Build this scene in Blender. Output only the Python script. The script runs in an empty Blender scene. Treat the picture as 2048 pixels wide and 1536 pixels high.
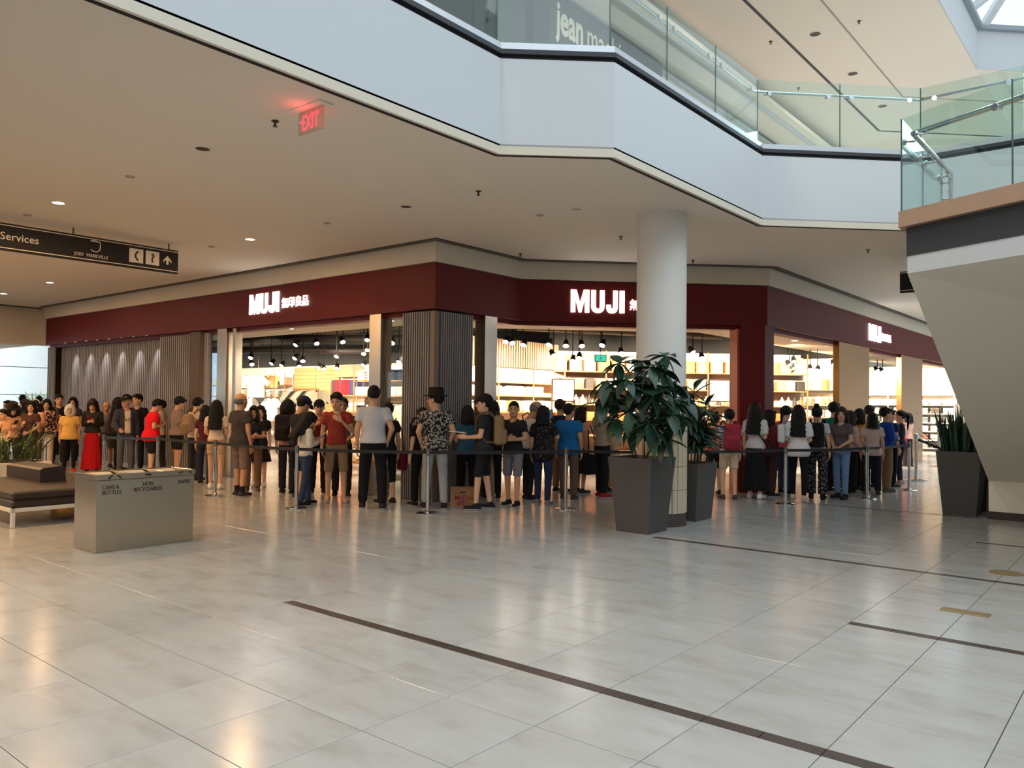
import bpy, math, random
import numpy as np
from mathutils import Vector, Matrix
random.seed(7); np.random.seed(7)
S = bpy.context.scene
COL = S.collection
PI = math.pi
# ------------------------------------------------------------------ camera
A_, PITCH, ROLL, EYE = 0.68915, 0.02473, 0.011575, 1.6
FWD = Vector((math.cos(A_), math.sin(A_), 0)); RGT = Vector((math.sin(A_), -math.cos(A_), 0))
def add_camera():
    up = Vector((0, 0, 1)); cp, sp = math.cos(PITCH), math.sin(PITCH)
    fc = cp*FWD + sp*up; uc = -sp*FWD + cp*up
    cr, sr = math.cos(ROLL), math.sin(ROLL)
    r = cr*RGT + sr*uc; u = -sr*RGT + cr*uc
    cam = bpy.data.cameras.new('camera'); cam.sensor_width = 36; cam.lens = 1591.6/2048*36
    cam.clip_start = .05; cam.clip_end = 300
    o = bpy.data.objects.new('camera', cam); COL.objects.link(o)
    m = Matrix((r, u, -fc)).transposed().to_4x4(); m.translation = (0, 0, EYE); o.matrix_world = m
    S.camera = o
add_camera()
# ------------------------------------------------------------------ light and exposure
S.view_settings.view_transform = 'Standard'; S.view_settings.look = 'None'
S.view_settings.gamma = 1; S.view_settings.use_curve_mapping = False
S.view_settings.exposure = 0.30
S.cycles.max_bounces = 6; S.cycles.diffuse_bounces = 3; S.cycles.glossy_bounces = 3
S.cycles.transparent_max_bounces = 12; S.cycles.transmission_bounces = 4
S.cycles.sample_clamp_indirect = 4.0; S.cycles.caustics_reflective = False; S.cycles.caustics_refractive = False
W = bpy.data.worlds.new('sky'); S.world = W; W.use_nodes = True
W.node_tree.nodes['Background'].inputs[0].default_value = (.80, .92, 1.0, 1)
W.node_tree.nodes['Background'].inputs[1].default_value = 1.0
def area(name, loc, size, power, col, rot=(0, 0, 0), spread=None):
    l = bpy.data.lights.new(name, 'AREA'); l.shape = 'RECTANGLE'; l.size, l.size_y = size
    l.energy = power; l.color = col
    if spread: l.spread = spread
    o = bpy.data.objects.new(name, l); COL.objects.link(o); o.location = loc; o.rotation_euler = rot
    return o
DAY = (.82, .93, 1.0); WARM = (1, .58, .27); SHOP = (1, .80, .56)
area('skylight_daylight', (4, -3.2, 12.2), (20, 10), 980, DAY)
area('far_skylight_daylight', (4, 35, 8.5), (16, 9), 3400, DAY)
area('second_well_daylight', (26, 0.5, 9.0), (11, 6), 1400, DAY)
for x in (2, 8, 14, 20, 27): area('added_upper_fill', (x, 5.4, 9.0), (1.2, .5), 88, (1, .87, .74))  # added fill lights that brighten the upper ceiling by bounce
for i, (x, y, p) in enumerate([(4.26, 11.35, 50), (7.14, 11.38, 30), (7.13, 19.35, 20), (7.2, 22.4, 20), (4.2, 15.4, 110), (4.2, 19.4, 110), (1.3, 11.4, 90), (1.3, 15.4, 90), (1.3, 19.4, 90)]):  # lamps at lit fixtures, plus some added out of view for brightness
    area('downlight_and_fill', (x, y, 4.17), (.16, .16), p*.9, WARM)
# ------------------------------------------------------------------ materials
for (x, y) in ((-3, 7.5), (-3, 11.4), (-6.5, 7.5), (-6.5, 11.4), (1.2, 7.6), (-3, 15.5), (-10, 9)):
    area('downlight_and_fill', (x, y, 4.17), (.7, .7), 80, (1, .76, .48))  # unseen added fill; its floor bounce lifts the ceiling under the slab
MATS = {}
def nodes(m): return m.node_tree.nodes, m.node_tree.links
def mat(name, col, rough=.6, metal=0, bump=0, scale=20, spec=.5, var=0, emit=0, coat=0, aniso=None):
    if name in MATS: return MATS[name]
    m = bpy.data.materials.new(name); m.use_nodes = True; N, L = nodes(m); b = N['Principled BSDF']
    b.inputs['Base Color'].default_value = (*col, 1); b.inputs['Roughness'].default_value = rough
    b.inputs['Metallic'].default_value = metal; b.inputs['Specular IOR Level'].default_value = spec
    b.inputs['Coat Weight'].default_value = coat
    if emit:
        b.inputs['Emission Color'].default_value = (*col, 1); b.inputs['Emission Strength'].default_value = emit
    tc = N.new('ShaderNodeTexCoord'); nz = N.new('ShaderNodeTexNoise'); nz.inputs['Scale'].default_value = scale
    nz.inputs['Detail'].default_value = 4
    if aniso:
        mp = N.new('ShaderNodeMapping'); mp.inputs['Scale'].default_value = aniso
        L.new(tc.outputs['Object'], mp.inputs[0]); L.new(mp.outputs[0], nz.inputs['Vector'])
    else: L.new(tc.outputs['Object'], nz.inputs['Vector'])
    if var:
        mx = N.new('ShaderNodeMixRGB'); mx.inputs[1].default_value = (*[c*(1-var) for c in col], 1)
        mx.inputs[2].default_value = (*[min(1, c*(1+var)) for c in col], 1)
        L.new(nz.outputs[0], mx.inputs[0]); L.new(mx.outputs[0], b.inputs['Base Color'])
    if bump:
        bp = N.new('ShaderNodeBump'); bp.inputs['Strength'].default_value = bump; bp.inputs['Distance'].default_value = .02
        L.new(nz.outputs[0], bp.inputs['Height']); L.new(bp.outputs[0], b.inputs['Normal'])
    MATS[name] = m; return m
def srgb(r, g, b):
    f = lambda c: ((c/255+.055)/1.055)**2.4 if c > 10 else c/255/12.92
    return (f(r), f(g), f(b))
def cloth(col, rough=.9):
    return mat('cloth_%02x%02x%02x' % tuple(col), srgb(*col), rough, bump=.25, scale=35, var=.10, spec=.2)
def pattern_mat(name, base, spots, scale=18, thr=.5, kind='noise'):
    if name in MATS: return MATS[name]
    m = bpy.data.materials.new(name); m.use_nodes = True; N, L = nodes(m); b = N['Principled BSDF']
    tc = N.new('ShaderNodeTexCoord'); r = N.new('ShaderNodeValToRGB'); r.color_ramp.interpolation = 'CONSTANT'
    if kind == 'stripe':
        t = N.new('ShaderNodeTexWave'); t.bands_direction = 'Z'; t.inputs['Scale'].default_value = scale
    elif kind == 'dots':
        t = N.new('ShaderNodeTexVoronoi'); t.inputs['Scale'].default_value = scale
    else:
        t = N.new('ShaderNodeTexNoise'); t.inputs['Scale'].default_value = scale; t.inputs['Detail'].default_value = 1
    L.new(tc.outputs['Object'], t.inputs['Vector']); L.new(t.outputs[0], r.inputs[0])
    e = r.color_ramp.elements; e[0].color = (*srgb(*base), 1); e[1].position = thr; e[1].color = (*srgb(*spots[0]), 1)
    for i, c in enumerate(spots[1:]):
        x = e.new(thr + .06*(i+1)); x.color = (*srgb(*c), 1)
    L.new(r.outputs[0], b.inputs['Base Color']); b.inputs['Roughness'].default_value = .9; b.inputs['Specular IOR Level'].default_value = .2
    MATS[name] = m; return m
def stone_mat():
    m = bpy.data.materials.new('floor_stone'); m.use_nodes = True; N, L = nodes(m); b = N['Principled BSDF']
    g = N.new('ShaderNodeNewGeometry'); oi = N.new('ShaderNodeObjectInfo')
    ad = N.new('ShaderNodeVectorMath'); ad.operation = 'ADD'
    sc = N.new('ShaderNodeVectorMath'); sc.operation = 'SCALE'; sc.inputs['Scale'].default_value = 0
    cm = N.new('ShaderNodeCombineXYZ'); ml = N.new('ShaderNodeMath'); ml.operation = 'MULTIPLY'; ml.inputs[1].default_value = 40
    L.new(oi.outputs['Random'], ml.inputs[0]); L.new(ml.outputs[0], cm.inputs[2])
    L.new(g.outputs['Position'], ad.inputs[0]); L.new(cm.outputs[0], ad.inputs[1])
    mp = N.new('ShaderNodeMapping'); mp.inputs["Scale"].default_value = (3.0, 1.0, 1); L.new(ad.outputs[0], mp.inputs[0])
    n1 = N.new('ShaderNodeTexNoise'); n1.inputs['Scale'].default_value = 1.6; n1.inputs['Detail'].default_value = 8; n1.inputs['Roughness'].default_value = .62
    L.new(mp.outputs[0], n1.inputs['Vector'])
    r = N.new('ShaderNodeValToRGB'); e = r.color_ramp.elements
    e[0].position = .25; e[0].color = (*srgb(156, 153, 147), 1); e[1].position = .78; e[1].color = (*srgb(181, 182, 180), 1)
    k = e.new(.48); k.color = (*srgb(173, 172, 168), 1)
    L.new(n1.outputs[0], r.inputs[0])
    hs = N.new('ShaderNodeHueSaturation'); mr = N.new('ShaderNodeMapRange'); mr.inputs[3].default_value = .97; mr.inputs[4].default_value = 1.02
    L.new(oi.outputs['Random'], mr.inputs[0]); L.new(mr.outputs[0], hs.inputs['Value']); L.new(r.outputs[0], hs.inputs['Color'])
    L.new(hs.outputs[0], b.inputs['Base Color'])
    b.inputs['Roughness'].default_value = .27; b.inputs['Specular IOR Level'].default_value = .55
    rr = N.new('ShaderNodeMapRange'); rr.inputs[3].default_value = .16; rr.inputs[4].default_value = .21
    L.new(n1.outputs[0], rr.inputs[0]); L.new(rr.outputs[0], b.inputs['Roughness'])
    MATS['stone'] = m; return m
def glass_mat(name='thin_glass', tint=(.86, .94, .92), rough=.02, refl=1.0):
    if name in MATS: return MATS[name]
    m = bpy.data.materials.new(name); m.use_nodes = True; N, L = nodes(m); N.remove(N['Principled BSDF'])
    t = N.new('ShaderNodeBsdfTransparent'); t.inputs[0].default_value = (*tint, 1)
    gl = N.new('ShaderNodeBsdfGlossy'); gl.inputs['Roughness'].default_value = rough; gl.inputs[0].default_value = (refl, refl, refl, 1)
    lw = N.new('ShaderNodeLayerWeight'); lw.inputs[0].default_value = .5; mx = N.new('ShaderNodeMixShader')
    pw = N.new('ShaderNodeMath'); pw.operation = 'POWER'; pw.inputs[1].default_value = 5
    ma = N.new('ShaderNodeMath'); ma.operation = 'MULTIPLY_ADD'; ma.inputs[1].default_value = .92; ma.inputs[2].default_value = .045
    L.new(lw.outputs['Facing'], pw.inputs[0]); L.new(pw.outputs[0], ma.inputs[0])
    L.new(ma.outputs[0], mx.inputs[0]); L.new(t.outputs[0], mx.inputs[1]); L.new(gl.outputs[0], mx.inputs[2])
    L.new(mx.outputs[0], N['Material Output'].inputs[0]); MATS[name] = m; return m
STONE = stone_mat(); GLASS = glass_mat()
M_CEIL = mat('ceiling_paint', srgb(244, 235, 222), .85, bump=.02, scale=60)
M_WHITE = mat('white_plaster', srgb(208, 212, 216), .8, bump=.02, scale=50)
M_CREAM = mat('cream_plaster', srgb(222, 212, 194), .8, bump=.03, scale=40)
M_RED = mat('red_panel', srgb(100, 20, 22), .5, bump=.02, scale=80, spec=.25)
M_DARK = mat('dark_trim', srgb(40, 42, 48), .5)
M_BLACK = mat('black_paint', srgb(20, 19, 19), .75, bump=.05)
M_SILVER = mat('satin_aluminium', srgb(190, 193, 198), .35, metal=.7, bump=.02, aniso=(2, 2, 60))
M_STEEL = mat('brushed_steel', srgb(196, 184, 168), .26, metal=1, bump=.05, scale=30, aniso=(1, 1, 40))
M_STEEL_WARM = mat('steel_gold_reflection', srgb(184, 138, 82), .22, metal=1, bump=.04, scale=6, aniso=(.2, .2, 5))  # steel with golden reflections put into its colour
M_STEEL2 = mat('bin_steel', srgb(186, 174, 156), .24, metal=1, bump=.03, scale=30, aniso=(40, 40, 1))
M_CHROME = mat('polished_chrome', srgb(205, 205, 205), .16, metal=1)
M_SLAT = mat('grey_slat', srgb(152, 146, 146), .5, metal=.1, var=.08, scale=3)
M_WOOD = mat('warm_wood', srgb(176, 124, 78), .55, var=.28, bump=.1, scale=3, aniso=(1, 1, 18))
M_WOOD2 = mat('slat_wood', srgb(150, 122, 100), .6, var=.12, scale=4)
M_BROWN = mat('brown_panel', srgb(96, 76, 60), .6, bump=.05)
M_LEATHER = mat('brown_leather', srgb(46, 34, 30), .45, bump=.12, scale=60, var=.1)
M_POT = mat('charcoal_pot', srgb(76, 72, 71), .55, bump=.03, scale=70)
M_SOIL = mat('potting_soil', srgb(48, 36, 28), .95, bump=.9, scale=40, var=.3)
M_GLOW = mat('lit_letter', (1, .97, .93), .5, emit=3)
M_LAMP = mat('lamp_disc', (1, .92, .8), .5, emit=14)
M_LBOX = mat('light_panel', (1, .95, .85), .5, emit=3)
M_SHELF = mat('shelf_white', srgb(235, 228, 215), .6)
M_INK = mat('dark_ink', srgb(35, 32, 30), .6)
M_SIGNWHITE = mat('sign_white', srgb(226, 218, 205), .6)
# ------------------------------------------------------------------ mesh helpers
ORD = 'first second third fourth fifth sixth seventh eighth ninth tenth eleventh twelfth thirteenth fourteenth fifteenth sixteenth seventeenth eighteenth nineteenth twentieth'.split()
def nth(i): return ORD[i] if i < 20 else '%d%s' % (i+1, {1: 'st', 2: 'nd', 3: 'rd'}.get((i+1) % 10, 'th'))
def hue(c):
    r, g, b = c; mx, mn = max(c), min(c)
    if mx-mn < 22: return 'white' if mx > 228 else 'pale grey' if mx > 180 else 'grey' if mx > 90 else 'dark'
    if b == mx: return 'navy'
    if r > 165 and g < 75: return 'red'
    if r > 195 and g < 130: return 'orange'
    if mx < 110: return 'dark'
    if mn > 180: return 'cream'
    return 'amber' if r > 150 else 'tan'
def link(name, me, parent=None, loc=None):
    o = bpy.data.objects.new(name, me); COL.objects.link(o)
    if parent: o.parent = parent
    if loc is not None: o.location = loc
    return o
def tag(o, label=None, cat=None, group=None, kind=None):
    if label: o['label'] = label
    if cat: o['category'] = cat
    if group: o['group'] = group
    if kind: o['kind'] = kind
    return o
def thing(name, label, cat, loc=(0, 0, 0), rz=0, group=None, kind=None):
    o = bpy.data.objects.new(name, None); COL.objects.link(o); o.empty_display_size = .1
    o.location = loc; o.rotation_euler = (0, 0, rz)
    return tag(o, label, cat, group, kind)
class MB:
    def __init__(s): s.v = []; s.f = []; s.m = []
    def add(s, vs, fs, m=0):
        n = len(s.v); s.v += [tuple(v) for v in vs]; s.f += [tuple(n+i for i in f) for f in fs]; s.m += [m]*len(fs); return s
    def box(s, c, d, rz=0, m=0, R=None):
        x, y, z = d[0]/2, d[1]/2, d[2]/2
        R = R or Matrix.Rotation(rz, 3, 'Z'); c = Vector(c)
        vs = [c + R @ Vector((a*x, b*y, e*z)) for e in (-1, 1) for a, b in ((-1, -1), (1, -1), (1, 1), (-1, 1))]
        return s.add(vs, [(3, 2, 1, 0), (4, 5, 6, 7), (0, 1, 5, 4), (1, 2, 6, 5), (2, 3, 7, 6), (3, 0, 4, 7)], m)
    def bbox(s, c, d, bv=.01, rz=0, m=0, R=None):   # box with chamfered edges
        x, y, z = d[0]/2, d[1]/2, d[2]/2; R = R or Matrix.Rotation(rz, 3, 'Z'); c = Vector(c); vs = []; idx = {}
        bv = min(bv, x*.9, y*.9, z*.9)
        for a in (-1, 1):
            for b in (-1, 1):
                for e in (-1, 1):
                    for k in range(3):
                        p = [a*x, b*y, e*z]
                        for q in range(3):
                            if q != k: p[q] -= (a, b, e)[q]*bv
                        idx[(a, b, e, k)] = len(vs); vs.append(c + R @ Vector(p))
        fs = []
        for k in range(3):
            u, w = [(1, 2), (2, 0), (0, 1)][k]
            for sg in (-1, 1):
                q = []
                for a, b in ((-1, -1), (1, -1), (1, 1), (-1, 1)):
                    t = [0, 0, 0]; t[k] = sg; t[u] = a; t[w] = b; q.append(idx[(*t, k)])
                fs.append(q if sg > 0 else q[::-1])
        for k in range(3):      # edges along axis k
            u, w = [(1, 2), (2, 0), (0, 1)][k]
            for a in (-1, 1):
                for b in (-1, 1):
                    t0 = [0, 0, 0]; t0[k] = -1; t0[u] = a; t0[w] = b; t1 = list(t0); t1[k] = 1
                    q = [idx[(*t0, u)], idx[(*t1, u)], idx[(*t1, w)], idx[(*t0, w)]]
                    fs.append(q if a*b < 0 else q[::-1])
        for a in (-1, 1):
            for b in (-1, 1):
                for e in (-1, 1):
                    q = [idx[(a, b, e, k)] for k in range(3)]; fs.append(q if a*b*e > 0 else q[::-1])
        return s.add(vs, fs, m)
    def prism(s, poly, z0, z1, m=0):
        n = len(poly); ar = sum(poly[i][0]*poly[(i+1) % n][1]-poly[(i+1) % n][0]*poly[i][1] for i in range(n))
        if ar < 0: poly = poly[::-1]
        vs = [(x, y, z0) for x, y in poly] + [(x, y, z1) for x, y in poly]
        return s.add(vs, [tuple(range(n))[::-1], tuple(range(n, 2*n))] + [(i, (i+1) % n, n+(i+1) % n, n+i) for i in range(n)], m)
    def extr(s, poly3, d, m=0):     # planar polygon in 3D pushed along d
        n = len(poly3); P = [Vector(p) for p in poly3]; d = Vector(d)
        nm = sum(((P[i]-P[0]).cross(P[(i+1) % n]-P[0]) for i in range(n)), Vector())
        if nm.dot(d) > 0: P = P[::-1]
        return s.add(P + [p+d for p in P], [tuple(range(n)), tuple(range(n, 2*n))[::-1]] + [((i+1) % n, i, n+i, n+(i+1) % n) for i in range(n)], m)
    def tube(s, pts, r, n=8, m=0, cap=True):
        P = [Vector(p) for p in pts]; k = len(P); rs = r if isinstance(r, (list, tuple)) else [r]*k; vs = []; up = None
        for i in range(k):
            t = (P[min(i+1, k-1)]-P[max(i-1, 0)]).normalized()
            if up is None: up = Vector((0, 0, 1)) if abs(t.z) < .9 else Vector((1, 0, 0))
            a = t.cross(up).normalized(); b = a.cross(t); up = b
            vs += [P[i] + (a*math.cos(j*2*PI/n) + b*math.sin(j*2*PI/n))*rs[i] for j in range(n)]
        fs = [(i*n+j, i*n+(j+1) % n, (i+1)*n+(j+1) % n, (i+1)*n+j) for i in range(k-1) for j in range(n)]
        if cap: fs += [tuple(range(n))[::-1], tuple(range((k-1)*n, k*n))]
        return s.add(vs, fs, m)
    def lathe(s, c, prof, n=24, m=0, cap=True, R=None):
        c = Vector(c); k = len(prof); vs = []
        for r, z in prof:
            for j in range(n):
                p = Vector((r*math.cos(j*2*PI/n), r*math.sin(j*2*PI/n), z)); vs.append(c + (R @ p if R else p))
        fs = [(i*n+j, i*n+(j+1) % n, (i+1)*n+(j+1) % n, (i+1)*n+j) for i in range(k-1) for j in range(n)]
        if cap: fs += [tuple(range(n))[::-1], tuple(range((k-1)*n, k*n))]
        return s.add(vs, fs, m)
    def mesh(s, name, mats, smooth=False):
        me = bpy.data.meshes.new(name); me.from_pydata(s.v, [], s.f)
        for m in (mats if isinstance(mats, (list, tuple)) else [mats]): me.materials.append(m)
        if len(me.polygons) and any(s.m): me.polygons.foreach_set('material_index', s.m)
        if smooth:
            me.polygons.foreach_set('use_smooth', [True]*len(me.polygons))
            try: me.set_sharp_from_angle(angle=math.radians(35))
            except Exception: pass
        me.update(); return me
    def build(s, name, mats, parent=None, smooth=False, world=True):
        if parent and world:
            q = parent; off = Vector()
            while q: off += q.location; q = q.parent
            s.v = [(v[0]-off.x, v[1]-off.y, v[2]-off.z) for v in s.v]
        return link(name, s.mesh(name, mats, smooth), parent)
def struct(name, mb, m, smooth=False, label=None):
    return tag(mb.build(name, m, None, smooth), label, kind='structure')
def offset_line(pl, d):     # offset an open polyline to its right by d, mitred
    out = []; n = len(pl)
    for i in range(n):
        ds = []
        for a, b in ((i-1, i), (i, i+1)):
            if a >= 0 and b < n:
                t = (Vector(pl[b])-Vector(pl[a])).normalized(); ds.append(Vector((t.y, -t.x)))
        nrm = sum(ds, Vector((0, 0))).normalized(); k = d/max(.2, nrm.dot(ds[0])); out.append(tuple(Vector(pl[i])+nrm*k))
    return out
def band(mb, pl, d0, d1, z0, z1, m=0):  # wall strip following a polyline between two offsets
    a = offset_line(pl, d0); b = offset_line(pl, d1)
    for i in range(len(pl)-1):
        mb.prism([a[i], a[i+1], b[i+1], b[i]], z0, z1, m)
    return mb
def text(name, body, size, origin, xdir, m, parent, depth=.012, align='LEFT', offset=0, zdir=(0, 0, 1), xs=1):
    cu = bpy.data.curves.new(name, 'FONT'); cu.body = body; cu.size = size; cu.extrude = depth/2; cu.align_x = align; cu.offset = offset
    cu.resolution_u = 3
    t = bpy.data.objects.new('tmp_text', cu); COL.objects.link(t)
    me = bpy.data.meshes.new_from_object(t.evaluated_get(bpy.context.evaluated_depsgraph_get()))
    bpy.data.objects.remove(t); me.name = name; me.materials.clear(); me.materials.append(m)
    x = Vector(xdir).normalized(); z = Vector(zdir); n = x.cross(z)
    off = parent.location if parent else Vector()
    R = Matrix((x*xs, z, n)).transposed().to_4x4(); R.translation = Vector(origin)-off
    me.transform(R); return link(name, me, parent)
# ================================================================== floor
PX0, PY0, TS = 1.970, 5.437, .5994
INL = [(3.77, -9, 5.437), (6.17, -9, 1.841), (8.57, -9, 4.838), (10.94, -9, 1.79), (13.36, 2.12, 5.44)]   # dark inlays: x, y from, y to
floor = struct('floor', MB().box((15, 20, -.04), (50, 76, .04)), mat('grout', srgb(74, 69, 64), .95))
def in_view(x, y, z=0, mg=60):
    d = Vector((x, y, z-EYE)); f = d.dot(FWD) - 0
    if f < .6: return None
    u = 1024 + 1591.6*d.dot(RGT)/f; v = 808 - 1591.6*d.z/f
    return (u, v, f) if -mg < u < 2048+mg and v < 1536+mg*3 else None
def tile_mesh(w, d, bv=.0012):
    return MB().bbox((0, 0, -.0075), (w-.0045, d-.0045, .015), bv)
tiles = []
for i in range(-12, 58):
    for j in range(-70, 20):
        x0 = PX0 + i*TS; y1 = PY0 - j*TS; w = TS; cx = x0 + TS/2; cy = y1 - TS/2
        for (ix, ya, yb) in INL:
            if x0-.05 < ix < x0+.05 and ya < cy < yb: w = TS-.092; cx = x0 + .092 + w/2
        q = in_view(cx, cy, 0, 420)
        if q is None or (cx > 34) or cy > 44 or cy < -6: continue
        hid = (cx > 18.5 and cy > 12)
        if not hid: tiles.append((q[2], cx, cy, w))
tiles.sort()
meshes = {}
far = MB()
for k, (dd, cx, cy, w) in enumerate(tiles):
    if k < 300:
        if round(w, 3) not in meshes: meshes[round(w, 3)] = tile_mesh(w, TS).mesh('floor_tile', STONE)
        link('floor_tile', meshes[round(w, 3)], floor, (cx, cy, 0))
    else:
        a, b = (w-.004)/2, (TS-.004)/2
        far.add([(cx-a, cy-b, 0), (cx+a, cy-b, 0), (cx+a, cy+b, 0), (cx-a, cy+b, 0), (cx-a, cy-b, -.012), (cx+a, cy-b, -.012), (cx+a, cy+b, -.012), (cx-a, cy+b, -.012)],
                [(0, 1, 2, 3), (4, 5, 1, 0), (5, 6, 2, 1), (6, 7, 3, 2), (7, 4, 0, 3)])
tag(far.build('tile_field', STONE, floor), kind='stuff')
M_INLAY = mat('dark_inlay_stone', srgb(66, 56, 53), .3, bump=.02, var=.12, scale=6)
for (ix, ya, yb) in INL:
    y = yb; k = 0
    while y > max(ya, -.4) and k < 60:
        L = min(TS/2, y-ya)
        if in_view(ix, y-L/2): MB().bbox((ix+.045, y-L/2, -.0075), (.088, L-.003, .015), .002).build('inlay_strip', M_INLAY, floor)
        y -= TS/2; k += 1
M_BRASS = mat('dull_brass', srgb(168, 146, 108), .4, metal=.6, bump=.1, scale=60)
t = tag(MB().lathe((9.12, 1.23, .0), [(.15, 0), (.15, .004), (.14, .006)], 28).build('floor_cover', M_BRASS), 'round brass cover plate set flat in the pale floor tiles', 'floor plate')
t = tag(MB().bbox((7.14, 1.24, .003), (.13, .34, .006), .002).build('floor_cover', M_BRASS), 'rectangular brass cover plate set flat in the pale floor tiles', 'floor plate')
# ================================================================== ceiling over the ground floor, slab edges
ZC, ZS = 4.2, 5.2
EDGE = [(-14, 5.345), (6.24, 5.345), (7.05, 4.46), (11.0, 4.46), (12.71, 2.75), (12.71, -9)]
c = MB()
c.prism(EDGE + [(19.4, -9), (19.4, 4.44), (44, 4.44), (44, 31), (-14, 31)], ZC, ZC+.1)
ceil = struct('ceiling', c, M_CEIL)
b = band(MB(), EDGE, 0, -.25, ZC+.02, ZS)
struct('trim_1', b, M_WHITE, label='white bulkhead wrapping the edge of the upper floor')
band(MB(), EDGE, .012, 0, ZC-.01, ZC+.075).build('edge_bead', M_CREAM, bpy.data.objects['trim_1'])
band(MB(), EDGE, -.045, -.085, ZC-.006, ZC).build('shadow_gap', M_BLACK, bpy.data.objects['trim_1'])
struct('trim_2', band(band(MB(), EDGE, -.03, -.25, ZS, ZS+.045), EDGE, .02, -.25, ZS+.045, ZS+.095), M_DARK, label='dark band along the top of the white bulkhead')
struct('trim_3', band(MB(), EDGE, -.0, -.2, ZS+.095, ZS+.17), M_SILVER, label='satin metal base channel of the glass balustrade')
struct('trim_4', band(MB(), [(19.4, -9), (19.4, 4.44), (44, 4.44)][::-1], 0, -.2, ZC, ZS), M_WHITE, label='white bulkhead of the second light well')
fl2 = MB().prism(offset_line(EDGE, -.2) + [(19.2, -9), (19.2, 4.64), (44, 4.64), (44, 31), (-14, 31)], ZS-.1, ZS+.09)
struct('floor_upper', fl2, mat('upper_floor', srgb(190, 186, 180), .4))
# ------------------------------------------------------------------ shop front
FL = [(9.05, 24.75), (9.05, 9.08), (11.22, 9.08), (14.52, 5.78), (33, 5.78)]     # walking this way the mall lies to the right
struct('trim_5', band(MB(), FL, 0, -.35, 3.12, 3.86), M_RED, label='dark red fascia of the shop')
tr = bpy.data.objects['trim_5']
band(MB(), FL, -.12, -.35, 3.04, 3.12).build('lower_return', M_RED, tr)
struct('trim_6', band(MB(), FL, .05, -.3, 3.87, ZC), M_CREAM, label='cream band between the red fascia and the ceiling')
struct('trim_7', band(MB(), FL, .21, .05, ZC-.008, ZC), mat('vent_slot', srgb(72, 66, 60), .7, bump=.4, scale=90), label='dark linear vent along the shop front ceiling')
vt = bpy.data.objects['trim_7']
for q in (.085, .13, .175): band(MB(), FL, q+.008, q-.008, ZC-.016, ZC-.008).build('vent_bar', mat('vent_bar', srgb(120, 112, 102), .6), vt)
# left bulkhead at the far end of the shop front
struct('trim_8', MB().box((-2.2, 25.3, 3.67), (23.5, .2, 1.08)).box((9.35, 24.98, 3.66), (.4, .5, 1.07)).box((-2.45, 28.2, 3.2), (23, 5.6, .12)), M_CREAM, label='cream bulkhead across the corridor end')
struct('trim_9', MB().box((-2.45, 25.11, ZC-.01), (23, .16, .02)), mat('vent_slot', (0, 0, 0)), label='dark ceiling slot before the bulkhead')
# far daylit wall of panels
far_w = struct('wall_back', MB().box((4, 40.1, 3.5), (30, .2, 7.2)), mat('panel_joint', srgb(150, 158, 160), .8))
M_PANEL = mat('white_wall_panel', srgb(236, 240, 240), .6)
for i in range(-4, 8):
    for k in range(6):
        z0 = -.1 + k*1.25 + (.62 if i % 2 else 0)
        MB().bbox((1.2+i*2.5, 39.97, z0+.6), (2.47, .06, 1.215), .01).build('wall_panel', M_PANEL, far_w)
# ------------------------------------------------------------------ slatted walls of the shop front
wl = struct('wall_left', MB().box((9.35, 24.57, 1.53), (.3, .36, 3.06)).box((9.45, 20.9, 1.53), (.2, 7.4, 3.06)).box((9.32, 17.47, 1.53), (.3, 1.44, 3.06)), mat('slat_backing', srgb(20, 17, 17), .95))
sm = MB().bbox((0, 0, 1.53), (.06, .042, 3.06), .004).mesh('slat', M_SLAT)
for y0, y1, x in ((24.34, 24.82, 9.16), (18.22, 23.5, 9.31), (16.78, 18.18, 9.12), (16.0, 16.2, 9.12), (23.6, 24.3, 9.33)):
    n = max(2, int((y1-y0)/.092))
    for k in range(n): link('slat', sm, wl, (x, y0+(k+.5)*(y1-y0)/n, 0))
MB().bbox((9.2, 16.5, 1.55), (.3, .42, 3.1), .01).build('door_pier', M_BROWN, wl)
MB().bbox((9.36, 23.55, 1.53), (.14, .12, 3.06), .01).build('edge_post', M_BROWN, wl)
for k in range(8):
    y = 18.6+k*.66
    MB().lathe((9.0, y, 3.105), [(.05, 0), (.05, .016), (.0, .016)], 12).build('wash_light', M_LAMP if k > 9 else M_STEEL, wl)
for k in range(6):
    l = bpy.data.lights.new('slat_wash_lamp', 'SPOT'); l.energy = 38; l.color = (1, .97, .93); l.spot_size = math.radians(62); l.spot_blend = .9
    o = bpy.data.objects.new('slat_wash_lamp', l); COL.objects.link(o); o.location = (9.0, 18.6+k*.92, 3.08); o.rotation_euler = (0, -.32, 0)
# pier clad in slats at the corner
pier = struct('wall_corner', MB().box((9.5, 9.49, 1.56), (.74, .66, 3.12)), mat('slat_backing', (0, 0, 0)))
for k in range(12): MB().bbox((9.09, 9.24+k*.0535, 1.545), (.06, .024, 3.09), .003).build('slat', M_SLAT, pier)
for k in range(15): MB().bbox((9.24+k*.0525, 9.13, 1.545), (.024, .06, 3.09), .003).build('slat', M_SLAT, pier)
MB().bbox((9.13, 9.16, 1.545), (.11, .11, 3.09), .006).build('corner_post', mat('pier_post', srgb(128, 110, 98), .5), pier)
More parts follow.
